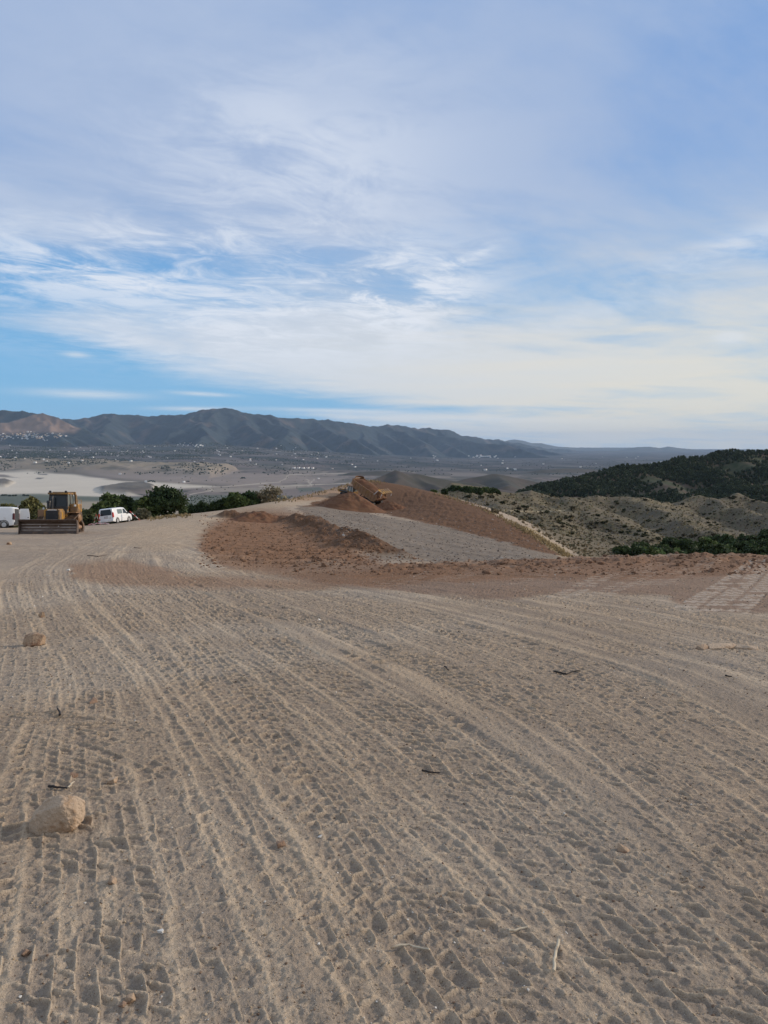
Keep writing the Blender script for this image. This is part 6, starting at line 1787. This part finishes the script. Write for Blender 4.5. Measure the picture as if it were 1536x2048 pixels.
# ------------------------------------------------------------------ the basin: houses, sheds, orchards
def house_mesh(name, w, d, h, rh, wall, roof):
    b = MB(); b.prism([(-w / 2, -2), (w / 2, -2), (w / 2, h), (0, h + rh), (-w / 2, h)], 'y', -d / 2, d / 2)
    o = b.build(name, [wall, roof])
    for f in o.data.polygons:
        if f.normal.z > 0.3: f.material_index = 1
    return o
M_HW = mat("whitewash", (0.80, 0.78, 0.74), 0.8, 0, 0.06, 0.2); M_HC = mat("cream_render", lin(206, 186, 158), 0.8, 0, 0.1, 0.2); M_HT = mat("clay_tile", lin(168, 118, 92), 0.8, 0, 0.15, 0.3); M_HG = mat("pale_roof", lin(196, 186, 172), 0.8, 0, 0.1, 0.3)
HP = [house_mesh("house", 11, 14, 6.5, 2.0, M_HW, M_HT), house_mesh("house", 10, 12, 7.5, 0.4, M_HW, M_HG), house_mesh("house", 12, 13, 6, 1.8, M_HC, M_HT)]
hf = [True] * 3

def put_house(px, py, label, group, s=1.0, i=None, rz=None, which=None, ymin=0):
    cand = [h for h in (which.hit(px, py),) if h] if which else [h for h in (mtn.hit(px, py), FLOOR.hit(px, py), mid.hit(px, py)) if h]
    if not cand: return None
    h = min(cand, key=lambda v: v.y)
    if h.y < ymin: return None
    i = random.randrange(3) if i is None else i
    o = HP[i] if hf[i] else HP[i].copy()
    if not hf[i]: COL.objects.link(o)
    hf[i] = False
    o.location = (h.x, h.y, h.z - 0.5); o.scale = (s, s, s); o.rotation_euler = (0, 0, random.uniform(0, 3.1) if rz is None else rz)
    return set_props(o, label, "house", group)
for k in range(110):
    px = random.triangular(-30, 142, 70); py = 874 + random.gauss(0, 3.6) + 0.03 * (px - 70) * 0
    put_house(px, py, "pale house packed into the hillside town below the tan mountains", "houses of the hillside town", random.uniform(0.8, 1.6), random.choice((0, 1, 2, 2)))
for k in range(20):
    put_house(random.gauss(368, 9) if k % 2 else random.gauss(395, 8), 889 + random.gauss(0, 1.5) + (3 if k % 2 == 0 else 0), "white house of the small village at the foot of the mountains", "houses of the foothill village", random.uniform(0.8, 1.3), random.choice((0, 1)))
for k in range(22):
    put_house(random.gauss(970, 12), 914 + random.gauss(0, 1.2), "white house of the far village strung along the mountain foot", "houses of the far village", random.uniform(1.4, 2.2), random.choice((0, 1)))
for k in range(5):
    put_house(588 + k * 9.3, 937 + 0.1 * k, "long white shed with clay roof in the row of five", "row of five white sheds", 1.25, 0, R(60))
for k in range(92):
    px = random.uniform(0, 640); py = random.triangular(888, 935, 900)
    put_house(px, py, "white farmhouse scattered among the orchards of the basin", "farmhouses scattered over the basin", random.uniform(0.6, 1.2), random.choice((0, 1, 1)), None, None, 4500)
for k in range(45):
    px = random.uniform(640, 1400); py = random.triangular(906, 960, 920)
    put_house(px, py, "white building far out on the hazy valley floor", "buildings far out on the valley floor", random.uniform(0.8, 1.7), random.choice((1, 1, 0)), None, None, 5000)
for px, py, s, lab in ((292, 966, 1.0, "white farm building with dark trees above the pale field"), (368, 965, .9, "white farm building beside the dirt road below the gullies"), (240, 950, 1.0, "white building with pale yard above the pale fields"), (377, 1000, .5, "pale hut glimpsed between the tallest pine and the far pines"), (637, 958, .7, "white hut near the forked dirt tracks"), (490, 956, .5, "small hut beside the lone dark tree on the plain")):
    o = put_house(px, py, lab, None, s, 1, None)

OV, OF = ico_proto(1, 0.85, 5, 0.25)
T = []; cc = []
def orchard(px0, px1, py0, py1, n, s0, s1, thr, col):
    k = 0; tries = 0
    while k < n and tries < n * 30:
        tries += 1
        px, py = rng.uniform(px0, px1), rng.uniform(py0, py1)
        hs = [h for h in (FLOOR.hit(px, py), mtn.hit(px, py)) if h]
        if not hs: continue
        h = min(hs, key=lambda v: v.y)
        if float(fbm(np.array([h.x / 420]), np.array([h.y / 600]), 3, 190)[0]) < thr: continue
        s = rng.uniform(s0, s1); T.append((h.x, h.y, h.z + s * 0.5, s, 0, 0, rng.uniform(0, 6))); cc.append(np.array(lin(*col)) * rng.uniform(0.7, 1.2)); k += 1
orchard(-10, 700, 886, 914, 4200, 2.6, 6.0, -0.02, (62, 70, 54))
orchard(-10, 700, 912, 930, 900, 2.0, 4.2, 0.0, (62, 70, 54))
orchard(-10, 1300, 900, 950, 1600, 2.4, 5.5, 0.02, (64, 72, 60))
orchard(300, 700, 944, 1000, 90, 1.4, 2.6, -0.3, (58, 66, 50))
orchard(-10, 190, 906, 918, 900, 2.6, 4.8, -0.6, (52, 62, 48))
orchard(380, 600, 992, 1012, 500, 1.4, 2.6, -0.5, (70, 78, 60))
for px, py in ((300, 963), (304, 963), (308, 964), (297, 964), (376, 964), (485, 956), (487, 956), (489, 957), (484, 957), (5, 992), (12, 992), (20, 993), (30, 993), (48, 992), (55, 993)):
    h = FLOOR.hit(px, py)
    for _ in range(5): T.append((h.x + rng.normal() * 3, h.y + rng.normal() * 3, h.z + 2, rng.uniform(2.2, 4), 0, 0, rng.uniform(0, 6))); cc.append(np.array(lin(46, 54, 42)))
o = scatter("foliage", OV, OF, np.array(T), mat("orchard_leaf", tint=True, rough=0.9, var=0.1, scale=1, spec=0.1), "far orchards and tree clumps speckling the basin floor", "orchard", np.array(cc), 3)
o.name = "orchard_foliage"
